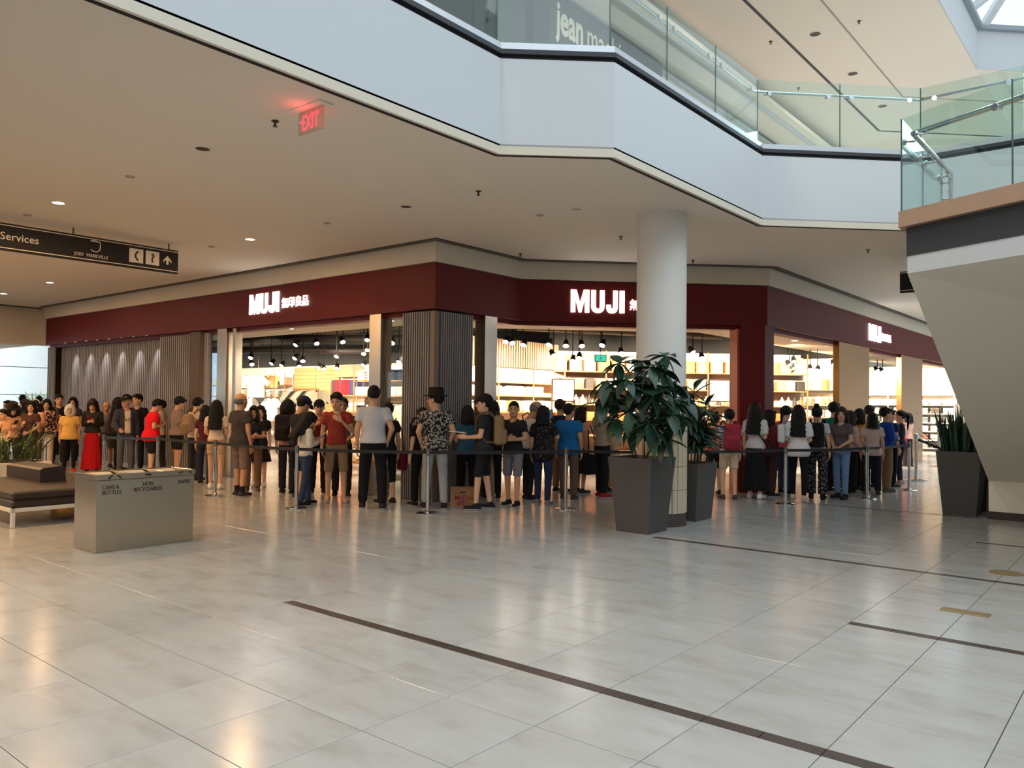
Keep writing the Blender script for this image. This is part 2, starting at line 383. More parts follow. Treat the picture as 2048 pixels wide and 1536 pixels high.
# red pier at the right corner and its jamb
A45 = Vector((1, -1)).normalized()
P0 = Vector((14.46, 5.80)); P1 = P0 - A45*.47; IN = Vector((1, 1)).normalized()
struct('wall_front', MB().prism([tuple(P0), tuple(P1), tuple(P1+IN*.32), (P1+IN*.32+Vector((.6, .1))), (14.9, 6.25), (14.9, 5.80)], 0, 3.13), M_RED)
MB().prism([tuple(P1+IN*.03), tuple(P1-A45*.05+IN*.03), tuple(P1-A45*.05+IN*.42), tuple(P1+IN*.42)], 0, 3.05).build('jamb_liner', mat('jamb_red', srgb(150, 56, 40), .5), bpy.data.objects['wall_front'])
def steel_post(i, c, d, rz=0):
    o = struct('trim_%d' % i, MB().bbox((c[0], c[1], 1.56), (d[0], d[1], 3.12), .006, rz), M_STEEL_WARM if c[0] > 18 else M_STEEL, label='brushed steel door post of the shop front')
    return o
steel_post(10, (9.2, 15.45), (.26, .36)); steel_post(11, (9.2, 10.55), (.26, .30)); steel_post(12, (10.44, 9.2), (.32, .24))
steel_post(13, (20.05, 5.88), (2.4, .14)); steel_post(14, (25.65, 5.88), (2.5, .14)); steel_post(15, (9.2, 15.05), (.16, .12))
g = struct('window_1', MB().box((9.16, 15.8, 1.55), (.012, .38, 3.0)), glass_mat('door_glass', (.7, .78, .84)))
g = struct('window_2', MB().box((9.16, 10.12, 1.55), (.012, .46, 3.0)), GLASS)
# ------------------------------------------------------------------ the shop's own shell
inner = offset_line(FL, -1.75)
struct('ceiling_shop_front', MB().prism(offset_line(FL, -.12) + inner[::-1], 3.125, 3.2), mat('soffit_paint', srgb(232, 214, 190), .8))
struct('ceiling_shop', MB().prism(offset_line(FL, -1.7) + [(36, 5.9), (36, 31), (10.9, 31)], 3.75, 3.85), M_BLACK)
struct('wall_shop_back', MB().prism([(18.2, 31), (18.2, 12.4), (16.6, 12.4), (16.6, 12.2), (18.4, 12.2), (18.4, 31)], 0, 2.92), mat('shop_wall', srgb(214, 196, 170), .8))
# ------------------------------------------------------------------ column
colm = struct('column', MB().lathe((9.66, 5.33, 1.4), [(.336, 0), (.336, 2.8)], 48), mat('column_paint', srgb(226, 222, 216), .7, bump=.01), True)
MB().lathe((9.66, 5.33, 0), [(.36, 0), (.36, .02), (.342, .03), (.342, .16), (.336, .17)], 48).build('base_ring', mat('base_dark', srgb(74, 62, 58), .6), colm, True)
M_CLAD = mat('ribbed_tile', srgb(206, 190, 164), .5, bump=.08, var=.1, scale=14, aniso=(1, 1, 6))
for r in range(4):
    for k in range(26):
        a0 = k*2*PI/26+.006; a1 = (k+1)*2*PI/26-.006; z0 = .172+r*.31; z1 = z0+.304
        am = (a0+a1)/2
        if math.cos(am-math.atan2(-5.33, -9.66)) < -.35: continue
        vs = []; R0, R1 = .334, .352
        for z in (z0, z1):
            vs += [(9.66+q*math.cos(a), 5.33+q*math.sin(a), z) for q, a in ((R0, a0), (R1, a0+.02), (R1+.004, am), (R1, a1-.02), (R0, a1))]
        m = MB().add(vs, [(0, 1, 6, 5), (1, 2, 7, 6), (2, 3, 8, 7), (3, 4, 9, 8), (4, 3, 2, 1, 0), (5, 6, 7, 8, 9)])
        m.build('cladding_tile', M_CLAD, colm)
# ================================================================== upper storey
ZW = 8.75; YW = 8.2; YST = 7.35; Z2 = 9.05; ZK = 9.9
uw = struct('wall_upper', MB().box((20, YW+.15, 7.2), (60, .3, 3.9)), mat('upper_wall', srgb(206, 196, 182), .8))
struct('ceiling_upper_1', MB().box((20, (YW+YST)/2, ZW+.05), (60, YW-YST+.4, .1)), M_CEIL)
struct('trim_16', MB().box((20, YST+.08, (ZW+Z2)/2), (60, .12, Z2-ZW+.1)), M_WHITE, label='pale step in the upper ceiling')
HX = 19.75; YH = 3.19
struct('ceiling_upper_2', MB().prism([(-12, YST), (-12, YH), (HX, YH), (HX+9, YH-9), (60, YH-9), (60, YST)], Z2, Z2+.1), M_CEIL)
struct('trim_17', band(MB(), [(-12, YH), (HX, YH), (HX+9, YH-9)], 0, .03, Z2, ZK), M_WHITE, label='white side of the skylight well')
for y, w, m in ((5.94, .06, M_DARK), (4.84, .035, mat('ceiling_joint', srgb(176, 164, 150), .8))):
    xb = 22.6 if y > 5 else 20.45
    pl = [(-12, y), (xb, y), (xb+9, y-9)]
    struct('trim_%d' % (18 if y > 5 else 19), band(MB(), pl, w/2, -w/2, Z2-.006, Z2), m, label='slot running along the upper ceiling')
# skylight: glazing bars rising from the well and open sky between them under glass
sk = struct('window_3', band(MB(), [(-12, YH), (HX, YH), (HX+9, YH-9)], .14, -.1, ZK, ZK+.10), mat('bar_grey', srgb(150, 160, 170), .5))
M_BAR = mat('bar_white', srgb(222, 228, 232), .5)
up = Vector((0, -1, .62)).normalized()
for k in range(26):
    x = -10+k*1.2
    if x < HX-.2:
        Rm = Matrix((Vector((1, 0, 0)), up, Vector((1, 0, 0)).cross(up))).transposed()
        MB().box(Vector((x, YH-.05, ZK+.08)) + up*3.2, (.16, 6.4, .12), R=Rm).build('glazing_bar', M_BAR, sk)
dg = Vector((-1, -1, 0)).normalized(); up2 = (dg + Vector((0, 0, .62))).normalized(); tg = Vector((1, -1, 0)).normalized()
for k in range(9):
    Rm = Matrix((tg, up2, tg.cross(up2))).transposed()
    MB().box(Vector((HX, YH-.05, ZK+.08)) + tg*(k*1.2+.1) + up2*3.2, (.16, 6.4, .12), R=Rm).build('glazing_bar', M_BAR, sk)
pane = MB(); 
for k in range(25):
    x = -10+k*1.2
    if x+1.2 < HX: pane = MB().add([Vector((x+.09, YH-.05, ZK+.1)), Vector((x+1.11, YH-.05, ZK+.1)), Vector((x+1.11, YH-.05, ZK+.1))+up*6.3, Vector((x+.09, YH-.05, ZK+.1))+up*6.3], [(0, 1, 2, 3)]); pane.build('pane', glass_mat('sky_glass', (.97, .99, 1), .0, .3), sk)
# upper shop front behind the balustrade: dark glass, frames and a dark sign panel
us = thing('upper_shop_front', 'dark glazed shop front with a charcoal sign panel on the upper floor', 'shop front', (10, YW, 5.29))
M_DGLASS = mat('dark_shop_glass', srgb(38, 46, 46), .12, spec=.6)
for i, x in enumerate((4.2, 6.2, 8.2, 9.55)):
    w = (1.9, 1.9, 1.25, 1.35)[i]
    MB().bbox((x, YW-.03, 6.95), (w, .05, 3.3), .004).build('glass_panel', M_DGLASS, us)
for x in (3.2, 5.2, 7.2): MB().bbox((x, YW-.06, 6.95), (.09, .1, 3.3), .005).build('frame_post', M_SILVER, us)
MB().bbox((10.45, YW-.09, 7.0), (.42, .12, 3.4), .005).build('frame_post', M_BLACK, us)
MB().bbox((12.6, YW-.09, 7.95), (3.9, .14, 1.45), .01).build('sign_panel', mat('sign_charcoal', srgb(44, 46, 47), .6), us)
MB().bbox((12.6, YW-.02, 6.2), (3.9, .05, 1.9), .004).build('glass_panel', M_DGLASS, us)
MB().bbox((15.1, YW-.03, 6.9), (1.0, .05, 3.0), .004).build('glass_panel', M_DGLASS, us)
MB().box((20, YW-.03, ZW-.05), (60, .06, .05)).build('head_trim', M_DARK, us)
MB().box((20, YW-.03, ZW-.12), (60, .07, .07)).build('head_rail', M_SILVER, us)
text('lettering', 'jean', .76, (10.83, YW-.165, 8.0), (1, 0, 0), M_SIGNWHITE, us, .02, offset=.02, xs=.66)
text('lettering', 'machine', .76, (11.74, YW-.165, 8.0), (1, 0, 0), M_SIGNWHITE, us, .02, offset=-.003, xs=.66)

# the rest of the hall behind and beside the viewer
M_HALL = mat('hall_wall', srgb(206, 202, 196), .8)
struct('wall_behind_1', MB().box((-14.1, 6, 4.9), (.2, 52, 9.9)), M_HALL)
struct('wall_behind_2', MB().box((3, -10.6, 4.9), (34, .2, 9.9)), M_HALL)
struct('wall_behind_3', MB().box((44, 10, 4.9), (.2, 44, 9.9)), M_HALL)
struct('ceiling_hall', MB().box((15, 26.5, 9.6), (60, 36, .2)), M_HALL)
# ================================================================== glass balustrade of the upper floor
def pane_box(mb, a, b, z0, z1, th=.014):
    a = Vector(a); b = Vector(b); t = (b-a).normalized(); n = Vector((t.y, -t.x))*th/2
    g = t*.006
    return mb.prism([tuple(a+g+n), tuple(b-g+n), tuple(b-g-n), tuple(a+g-n)], z0, z1)
M_EDGE = mat('glass_edge', srgb(70, 96, 92), .3)
def balustrade(name, label, pts, z0, z1, zr, side, rail_r=.022, rail=True, ends=True):
    """panes between consecutive points, handrail on the inner side"""
    t = thing(name, label, 'balustrade', (pts[0][0], pts[0][1], z0))
    for a, b in zip(pts[:-1], pts[1:]):
        pane_box(MB(), a, b, z0, z1).build('glass_pane', GLASS, t)
        for q in (a, b): MB().box((q[0], q[1], (z0+z1)/2), (.009, .014, z1-z0), math.atan2(b[1]-a[1], b[0]-a[0])).build('pane_edge', M_EDGE, t) if q is b or a is pts[0] else 0
    if rail:
        r = offset_line(pts, side); hr = MB().tube([(x, y, zr) for x, y in r], rail_r, 10).build('handrail', M_CHROME, t, True)
        for (a, b), (ra, rb) in zip(zip(pts[:-1], pts[1:]), zip(r[:-1], r[1:])):
            for k in (.14, .86):
                p = Vector(a).lerp(Vector(b), k); q = Vector(ra).lerp(Vector(rb), k); n = (q-p).normalized()
                R = Vector((0, 0, 1)).rotation_difference(Vector((n.x, n.y, 0))).to_matrix()
                MB().lathe((p.x, p.y, zr-.05), [(.036, -.012), (.036, .012), (.012, .02), (.012, abs(side))], 14, R=R).tube([(q.x, q.y, zr-.05), (q.x, q.y, zr-.01)], .01, 8).build('rail_bracket', M_CHROME, hr, True)
    return t
E2 = offset_line(EDGE, -.09)
s4 = [5.72-1.31*k for k in range(7)]
run1 = [(x, E2[0][1]) for x in (-2.0, -.7, .6, 1.9, 3.2, 4.5)] + [E2[1]] + [E2[2]] + [(x, E2[3][1]) for x in (8.34, 9.65)] + [E2[3]] + [tuple(Vector(E2[3]).lerp(Vector(E2[4]), .5))] + [E2[4]] + [(E2[4][0], E2[4][1]-1.3*k) for k in (1, 2, 3, 4)]
balustrade('glass_balustrade', 'long frameless glass balustrade along the upper floor above the white bulkhead', run1, ZS+.1, 6.33, 6.19, -.09)
# ================================================================== stair landing on the right
d65 = Vector((-math.cos(math.radians(65.35)), -math.sin(math.radians(65.35))))
LP = Vector((9.15, 2.21)); LE = LP + d65*5.5
top = [tuple(LP), tuple(LE), (13.9, LE.y), (13.9, 2.25)]
def inset(p, k):   # pull the visible front and left edges inward
    q = [Vector(v) for v in p]; n = Vector((-d65.y, d65.x)); n = n if n.x > 0 else -n
    q[0] += n*k*1.1 + Vector((k*.4, -k)); q[1] += n*k; q[3] += Vector((0, -k)); return [tuple(v) for v in q]
stair = thing('stair_landing', 'cream stair landing flaring out from its base with tan and charcoal edge bands', 'stairs', (13.6, 1.5, 0))
MB().prism(top, 3.53, 3.70).build('edge_cap', mat('tan_stone', srgb(186, 150, 124), .5, bump=.03, var=.06, scale=6), stair)
MB().prism(inset(top, .045), 3.225, 3.53).build('charcoal_band', mat('charcoal_band', srgb(56, 57, 60), .55), stair)
MB().prism(inset(top, .05), 3.04, 3.225).build('white_band', mat('white_band', srgb(214, 216, 218), .7), stair)
u = MB(); q = inset(top, .05)
T = [(*q[0], 3.04), (*q[1], 3.04), (13.9, LE.y, 3.04), (13.9, 2.2, 3.04), (11.15, 2.2, 3.04)]
Bq = [(13.46, 2.03, .55), (13.46, -6, .55), (15.4, -6, .55), (15.4, 2.03, .55)]
u.add(T + Bq, [(0, 4, 5), (0, 5, 6, 1), (4, 3, 8, 5), (1, 6, 7, 2), (2, 7, 8, 3), (0, 1, 2, 3, 4), (8, 7, 6, 5)])
u.build('flared_soffit', mat('stair_cream', srgb(246, 238, 220), .8, bump=.02, scale=30), stair)
MB().box((14.44, -1.98, .33), (1.96, 8.02, .44)).build('plinth_wall', mat('stair_cream', (0, 0, 0)), stair)
MB().box((14.44, -1.98, .055), (2.0, 8.06, .11)).build('skirting', mat('skirting_dark', srgb(62, 50, 48), .6), stair)
fr = [tuple(LP + d65*1.19*k + Vector((.05, -.02))) for k in range(5)][::-1]
lt = [(9.2, 2.19), (10.17, 2.19), (11.17, 2.19)]
bl = balustrade('landing_balustrade', 'glass balustrade with round steel handrail standing on the stair landing edge', fr + [lt[1]] + [lt[2]] + [(12.4, 2.42)], 3.70, 4.71, 4.55, .10, .03)
# ================================================================== recycling station
bn = thing('recycling_bin', 'brushed steel three-way recycling bin standing in front of the bench', 'bin', (4.19, 8.82, 0))
MB().bbox((4.185, 8.825, .375), (1.07, .53, .75), .004).build('body', M_STEEL2, bn)
r = MB(); x0, x1, y0, y1 = 3.64, 4.73, 8.55, 9.10
for a in (((x0+x1)/2, y0+.012, x1-x0, .024), ((x0+x1)/2, y1-.012, x1-x0, .024), (x0+.012, (y0+y1)/2, .024, y1-y0-.048), (x1-.012, (y0+y1)/2, .024, y1-y0-.048), (x0+.37, (y0+y1)/2, .02, y1-y0-.048), (x0+.73, (y0+y1)/2, .02, y1-y0-.048)):
    r.bbox((a[0], a[1], .783), (a[2], a[3], .056), .003)
r.build('rim', M_STEEL2, bn)
for i, x in enumerate((3.83, 4.19, 4.55)):
    R = Matrix.Rotation(.22, 3, 'X')
    MB().box((x, 8.90, .768), (.30, .26, .008), R=R).build('chute_flap', mat('flap_steel', srgb(206, 194, 172), .5, metal=.2), bn)
    MB().box((x, 8.85, .757), (.32, .40, .004)).build('chute_opening', M_BLACK, bn)
y = 8.556
text('lettering', 'CANS &', .062, (3.705, y, .655), (1, 0, 0), M_INK, bn, .003, offset=-.0005, xs=.80)
text('lettering', 'BOTTLES', .062, (3.705, y, .60), (1, 0, 0), M_INK, bn, .003, offset=-.0005, xs=.80)
text('lettering', 'NON', .062, (4.19, y, .665), (1, 0, 0), M_INK, bn, .003, 'CENTER', offset=-.0005, xs=.80)
text('lettering', 'RECYCLABLES', .062, (4.19, y, .61), (1, 0, 0), M_INK, bn, .003, 'CENTER', offset=-.0005, xs=.80)
text('lettering', 'PAPER', .062, (4.53, y, .66), (1, 0, 0), M_INK, bn, .003, offset=-.0005, xs=.80)
y = 8.545
def flat(name, pts, par, m=None, org=(0, 0), s=1, yy=None, d=.004):   # flat emblem on a wall facing -Y
    yy = y if yy is None else yy
    return MB().extr([(org[0]+a*s, yy, org[1]+b*s) for a, b in pts], (0, -d, 0)).build(name, m or M_INK, par)
for o, sg in (((3.79, .783), 1), ((3.87, .783), -1)): flat('bottle_mark', [(sg*a, b) for a, b in ((-.03, -.018), (-.02, -.022), (.008, .006), (.02, .012), (.016, .02), (.0, .014), (-.012, .006))], bn, org=o)
flat('hand_mark', [(-.04, .0), (-.02, .012), (.01, .014), (.03, .004), (.016, .004), (.02, -.004), (.035, -.008), (.02, -.014), (-.01, -.012), (-.03, -.008)], bn, org=(4.19, .785))
flat('can_mark', [(-.035, -.012), (.02, .004), (.026, .016), (-.028, .0)], bn, org=(4.56, .783))
for q in (-.006, .008): flat('paper_mark', [(-.012, q-.004), (.012, q-.004), (.012, q+.004), (-.012, q+.004)], bn, org=(4.665, .785))
# ================================================================== bench with bolster, planter box of blades
be = thing('bench', 'low dark leather bench with white metal frame beside the recycling bin', 'bench', (3.67, 10.95, 0))
M_WFRAME = mat('frame_white', srgb(214, 206, 196), .5)
f = MB()
for a in ((4.5, 10.97, 1.7, .05), (4.5, 13.2, 1.7, .05), (3.69, 12.085, .05, 2.28), (5.32, 12.085, .05, 2.28)): f.bbox((a[0], a[1], .215), (a[2], a[3], .05), .004)
f.build('frame', M_WFRAME, be)
for x, yy in ((3.69, 10.97), (5.32, 10.97), (3.69, 13.2), (5.32, 13.2)): MB().bbox((x, yy, .095), (.045, .045, .19), .004).build('leg', M_WFRAME, be)
for z, h in ((.288, .095), (.388, .105)): MB().bbox((4.505, 12.085, z), (1.66, 2.26, h), .022).build('cushion', M_LEATHER, be, True)
b = MB(); b.extr([(4.36, 12.0, .442), (4.70, 12.0, .442), (4.68, 12.0, .63), (4.64, 12.0, .655), (4.40, 12.0, .635), (4.36, 12.0, .61)], (0, 1.25, 0)); b.build('bolster', M_LEATHER, be)
# ------------------------------------------------------------------ leaves and plants
def leaf_mesh(name, L, w, m, bend=.35, fold=.18, n=6, tip=1.0):
    """leaf along +Y from the origin, folded along its midrib and drooping"""
    mb = MB(); vs = []
    for i in range(n+1):
        t = i/n; y = L*t*(1-.12*bend*t); z = -bend*L*t*t*.6; hw = w/2*max(0.02, math.sin(PI*min(1, (t**.75)*.97+.03))**tip)
        vs += [(-hw, y, z+fold*hw), (0, y, z-.002), (hw, y, z+fold*hw)]
    fs = []
    for i in range(n):
        a = 3*i; fs += [(a, a+1, a+4, a+3), (a+1, a+2, a+5, a+4)]
    mb.add(vs, fs); return mb.mesh(name, m, True)
def leafmat(name, c1, rough=.38):
    return mat(name, srgb(*c1), rough, bump=.15, scale=24, var=.25, spec=.45)
def orient(d, roll=0, up=Vector((0, 0, 1))):
    d = Vector(d).normalized(); x = d.cross(up)
    x = x.normalized() if x.length > 1e-3 else Vector((1, 0, 0)); z = x.cross(d)
    return (Matrix((x, d, z)).transposed() @ Matrix.Rotation(roll, 3, 'Y')).to_4x4()
def put_leaf(me, par, p, d, roll=0, s=1, name='leaf'):
    o = link(name, me, par); M = orient(d, roll); M = M @ Matrix.Diagonal((s, s, s, 1)); M.translation = Vector(p)-par.location; o.matrix_local = M; return o
def pot(par, c, b, t, h, m=M_POT):
    mb = MB(); x, yv = c; w = .022
    def ring(s, z): return [(x-s/2, yv-s/2, z), (x+s/2, yv-s/2, z), (x+s/2, yv+s/2, z), (x-s/2, yv+s/2, z)]
    mb.add(ring(b, 0) + ring(t, h) + ring(t-2*w, h) + ring(t-2*w-.02, h-.12), [(3, 2, 1, 0)] + [(i+4*k, (i+1) % 4+4*k, (i+1) % 4+4*k+4, i+4*k+4) for k in range(3) for i in range(4)])
    mb.build('planter', m, par)
    MB().add(ring(t-2*w-.012, h-.07), [(0, 1, 2, 3)]).build('soil', M_SOIL, par)
up1 = thing('potted_umbrella_plant', 'broad-leaved umbrella plant in a tapered charcoal pot beside the column', 'plant', (8.93, 5.19, 0))
pot(up1, (8.93, 5.19), .46, .63, .94)
GL = [leafmat('leaf_deep', (34, 62, 48)), leafmat('leaf_mid', (44, 78, 54)), leafmat('leaf_dark', (26, 48, 38))]
UL = [leaf_mesh('leaf', L, w, GL[k % 3], b) for k, (L, w, b) in enumerate(((.29, .115, .35), (.32, .125, .45), (.26, .11, .25), (.28, .12, .55)))]
M_STEM = mat('plant_stem', srgb(96, 84, 62), .7, bump=.2)
random.seed(11)
clus = [(8.851, 4.826, 2.215), (8.482, 4.959, 2.138), (8.483, 5.273, 2.121), (8.138, 5.22, 1.887), (8.201, 4.986, 1.899), (8.225, 4.642, 1.709), (8.087, 4.889, 1.518), (8.188, 5.317, 1.621), (8.976, 4.831, 1.889), (8.66, 4.587, 1.631), (8.333, 4.669, 1.321), (8.726, 4.663, 1.363), (8.993, 4.653, 1.465), (8.195, 5.15, 1.43), (8.836, 5.159, 1.97), (8.449, 4.843, 1.844), (8.819, 4.865, 1.53), (8.78, 5.227, 1.728), (8.673, 5.042, 1.403), (8.581, 5.311, 1.662), (9.221, 4.849, 1.832), (9.199, 4.718, 1.672), (8.583, 4.68, 1.183), (8.409, 5.049, 1.326), (8.38, 4.769, 2.051), (8.742, 4.801, 2.036), (8.266, 4.908, 1.84), (8.254, 4.765, 1.632), (8.46, 4.514, 1.488), (8.424, 5.345, 1.753), (8.455, 4.677, 1.814), (8.196, 4.678, 1.399)]   # crowns of leaves, metres
base = Vector((8.93, 5.19, .88)); stems = [base + Vector((.06*math.cos(a), .06*math.sin(a), 0)) for a in (0, 2, 4)]
forks = [Vector((8.561, 4.942, 1.247)), Vector((8.539, 5.127, 1.291)), Vector((8.831, 4.85, 1.282))]
for a, b in zip(stems, forks): MB().tube([a, a.lerp(b, .5)+Vector((.03, .02, 0)), b, b+Vector((0, 0, .35))], [.014, .012, .010, .006], 7).build('stem', M_STEM, up1, True)
for k, q in enumerate(clus):
    p = Vector(q); fk = min(forks, key=lambda q: (q-p).length)
    MB().tube([fk+Vector((0, 0, .2)), fk.lerp(p, .6)+Vector((0, 0, .12)), p], [.006, .005, .004], 6).build('leaf_stalk', M_STEM, up1, True)
    out = (p-Vector((8.93, 5.19, p.z))); out = out.normalized() if out.length > .05 else Vector((-1, -1, 0)).normalized()
    tilt = (Vector((0, 0, 1)) + out*.35 - FWD*.45).normalized(); q0 = Vector((0, 0, 1)).rotation_difference(tilt)
    n = random.choice((7, 8, 8))
    for i in range(n):
        a = i*2*PI/n + random.uniform(-.2, .2); d = q0 @ Vector((math.cos(a), math.sin(a), random.uniform(-.65, .0)))
        put_leaf(random.choice(UL), up1, p, d, random.uniform(-.3, .3), random.uniform(.95, 1.25))
up2 = thing('potted_dracaena', 'bushy strap-leaved plant in a charcoal pot behind the column', 'plant', (10.36, 5.28, 0))
pot(up2, (10.36, 5.28), .50, .62, .80)
DL = [leaf_mesh('leaf', L, w, GL[k % 3], b, .25, 6) for k, (L, w, b) in enumerate(((.40, .075, .8), (.46, .08, .6), (.34, .07, 1.0), (.42, .085, .4)))]
random.seed(5)
for s in range(10):
    a = random.uniform(0, 2*PI); r = random.uniform(.03, .2); hh = random.uniform(1.15, 1.68) if s else 1.85
    b0 = Vector((10.36+r*math.cos(a), 5.28+r*math.sin(a), .74)); t0 = b0 + Vector((.12*math.cos(a), .12*math.sin(a), hh-.74))
    MB().tube([b0, t0], [.014, .009], 6).build('cane', M_STEM, up2, True)
    for i in range(22):
        f = 1-(i/22)*.62; p = b0.lerp(t0, f); aa = i*2.4+a; ele = .9 if i < 4 else random.uniform(-.15, .55)
        put_leaf(random.choice(DL), up2, p, (math.cos(aa), math.sin(aa), ele), random.uniform(-.3, .3), random.uniform(.75, 1.15))
BL = [leaf_mesh('leaf', L, w, GL[k % 3], b, .3, 4, .7) for k, (L, w, b) in enumerate(((.55, .03, .05), (.62, .035, .18), (.48, .03, .3)))]
up3 = thing('potted_blade_plant', 'tall dark spiky plant in a tapered charcoal pot by the stair base', 'plant', (13.72, 2.42, 0))
pot(up3, (13.72, 2.42), .44, .60, .96)
random.seed(3)
for i in range(200):
    a = random.uniform(0, 2*PI); r = .26*math.sqrt(random.random()); d = Vector((math.cos(a)*.14*r/.2, math.sin(a)*.14*r/.2, 1))
    put_leaf(random.choice(BL), up3, (13.72+r*math.cos(a), 2.42+r*math.sin(a), .88), d, random.uniform(-3, 3), random.uniform(.85, 1.3))
for i in range(3):
    put_leaf(BL[2], up3, (13.5, 2.62, .9), (-.35, .5, .9-.2*i), 0, 1.2)
up4 = thing('empty_planter', 'second charcoal pot half hidden between the blade plant and the stair base', 'planter', (14.5, 2.42, 0)); pot(up4, (14.5, 2.42), .44, .60, .96)
bx = thing('blade_planter', 'white planter box of arching green blades behind the leather bench', 'planter', (4.2, 14.4, 0))
MB().bbox((4.1, 14.4, .29), (2.3, .9, .58), .012).build('box', M_WFRAME, bx)
MB().box((4.1, 14.4, .585), (2.1, .7, .01)).build('soil', M_SOIL, bx)
GB = [leaf_mesh('leaf', L, w, leafmat('blade_green', (70, 92, 44)), b, .3, 6, .6) for L, w, b in ((.62, .028, .5), (.7, .03, .9), (.55, .028, .25), (.66, .03, .7))]
random.seed(9)
for i in range(170):
    x = random.uniform(3.2, 5.1); a = random.uniform(0, 2*PI); k = random.uniform(.1, .8)
    put_leaf(random.choice(GB), bx, (x, random.uniform(14.1, 14.7), .58), (math.cos(a)*k, math.sin(a)*k, 1), random.uniform(-.4, .4), random.uniform(.75, 1.25))
fp = thing('potted_blade_plant', 'pale spiky plant rising behind the crowd before the daylit wall', 'plant', (11.6, 32.6, 0)); pot(fp, (11.6, 32.6), .5, .6, .8, M_WFRAME)
GB2 = leaf_mesh('leaf', 1.2, .06, leafmat('blade_pale', (120, 140, 92)), .3, .3, 5, .6)
for i in range(40):
    a = random.uniform(0, 2*PI); k = random.uniform(.05, .5); put_leaf(GB2, fp, (11.6, 32.6, .75), (math.cos(a)*k, math.sin(a)*k, 1), 0, random.uniform(.7, 1.2))
# ================================================================== belt barrier
ST = [(6.62, 15.26), (7.16, 14.3), (7.15, 12.3), (7.15, 10.03), (8.14, 8.26), (9.91, 7.08), (13.0, 4.86), (14.84, 4.10), (16.95, 3.90)]
near = ['beside the denim jacket man', 'before the red T-shirt man', 'beside the beige shorts girl', 'before the white sweater girl', 'before the floral shirt man', 'before the bright blue T-shirt person', 'before the white tote bag woman', 'before the pale pink sweater woman', 'at the end of the belt line']
M_BELT = mat('belt_webbing', srgb(34, 33, 38), .8, bump=.1, scale=90)
for i, (x, yy) in enumerate(ST):
    t = thing('barrier_post', 'chrome belt barrier post on a round base %s' % near[i], 'barrier post', (x, yy, 0), group='belt barrier posts along the queue')
    MB().lathe((x, yy, 0), [(.165, 0), (.165, .012), (.15, .02), (.05, .032), (.034, .05)], 28).build('base', M_CHROME, t, True)
    MB().lathe((x, yy, .03), [(.027, 0), (.027, .80)], 18).build('pole', M_CHROME, t, True)
    MB().lathe((x, yy, .83), [(.032, 0), (.032, .10), (.02, .108)], 18).build('belt_head', mat('head_grey', srgb(120, 116, 112), .35, metal=.8), t, True)
    if i < len(ST)-1:
        a = Vector((x, yy, .885)); b = Vector((*ST[i+1], .885)); mb = MB(); n = 8; L = (b-a).length; s0 = min(.012*L, .05)
        P = [a.lerp(b, k/n) - Vector((0, 0, s0*4*(k/n)*(1-k/n)*.5)) for k in range(n+1)]
        tt = (b-a).normalized(); nn = Vector((-tt.y, tt.x, 0))*.0015
        for k in range(n):
            q0, q1 = P[k], P[k+1]; hz = Vector((0, 0, .024))
            mb.add([q0-hz-nn, q1-hz-nn, q1+hz-nn, q0+hz-nn, q0-hz+nn, q1-hz+nn, q1+hz+nn, q0+hz+nn], [(0, 1, 2, 3), (7, 6, 5, 4), (3, 2, 6, 7), (0, 4, 5, 1)])
        mb.build('belt', M_BELT if i else mat('belt_blue', srgb(52, 58, 84), .8), t)
for (x, yy, lb) in ((19.3, 4.3, 'chrome rope post with a wide square base and ball top beyond the queue'), (24.6, 4.9, 'thin chrome rope post with slanting rope by the far shop shelves')):
    t = thing('rope_post', lb, 'barrier post', (x, yy, 0))
    MB().lathe((x, yy, 0), [(.24, 0), (.24, .02), (.05, .06), (.04, .1)], 20).build('base', M_CHROME, t, True)
    MB().lathe((x, yy, .05), [(.04, 0), (.04, .86), (.055, .88), (.055, .93), (.02, .95)], 14).build('pole', M_CHROME, t, True)
    MB().lathe((x, yy, 1.0), [(.0, -.06), (.05, -.03), (.06, 0), (.05, .03), (0, .06)], 14, cap=False).build('ball_top', M_CHROME, t, True)
    MB().tube([(x, yy, .93), (x+.5, yy-.6, .62), (x+1.1, yy-1.3, .55)], .028, 8).build('rope', mat('rope_black', srgb(26, 24, 24), .9), t, True)
# ================================================================== hanging signs, exit sign, ceiling fittings
hs = thing('hanging_sign', 'long black wayfinding sign reading Services with pictograms and an upward arrow', 'sign', (6.69, 12.8, 3.71))
MB().bbox((4.4, 12.84, 3.905), (4.58, .08, .39), .006).build('panel', M_BLACK, hs)
for z in (4.068, 3.742): MB().box((4.4, 12.797, z), (4.58, .006, .012)).build('edge_line', M_SIGNWHITE, hs)
for x in (5.04, 6.54, 2.4): MB().tube([(x, 12.84, 4.09), (x, 12.84, 4.2)], .012, 8).build('hanger_rod', M_BROWN, hs)
yy = 12.796
text('lettering', 'Services', .155, (4.045, yy, 3.86), (1, 0, 0), M_SIGNWHITE, hs, .004)
text('lettering', 'Guest', .155, (3.42, yy, 3.86), (1, 0, 0), M_SIGNWHITE, hs, .004)
text('lettering', 'JOEY  MARKVILLE', .07, (5.045, yy, 3.785), (1, 0, 0), M_SIGNWHITE, hs, .004, xs=.92)
jm = MB(); jp = [(5.28, 4.04), (5.30, 4.035), (5.42, 4.03), (5.425, 3.95), (5.41, 3.90), (5.37, 3.875), (5.32, 3.88), (5.285, 3.905)]
jm.tube([(a, yy, b) for a, b in jp], .007, 6).tube([(5.28, yy, 4.04), (5.33, yy, 4.05), (5.42, yy, 4.03)], .006, 6); jm.build('emblem', M_SIGNWHITE, hs)
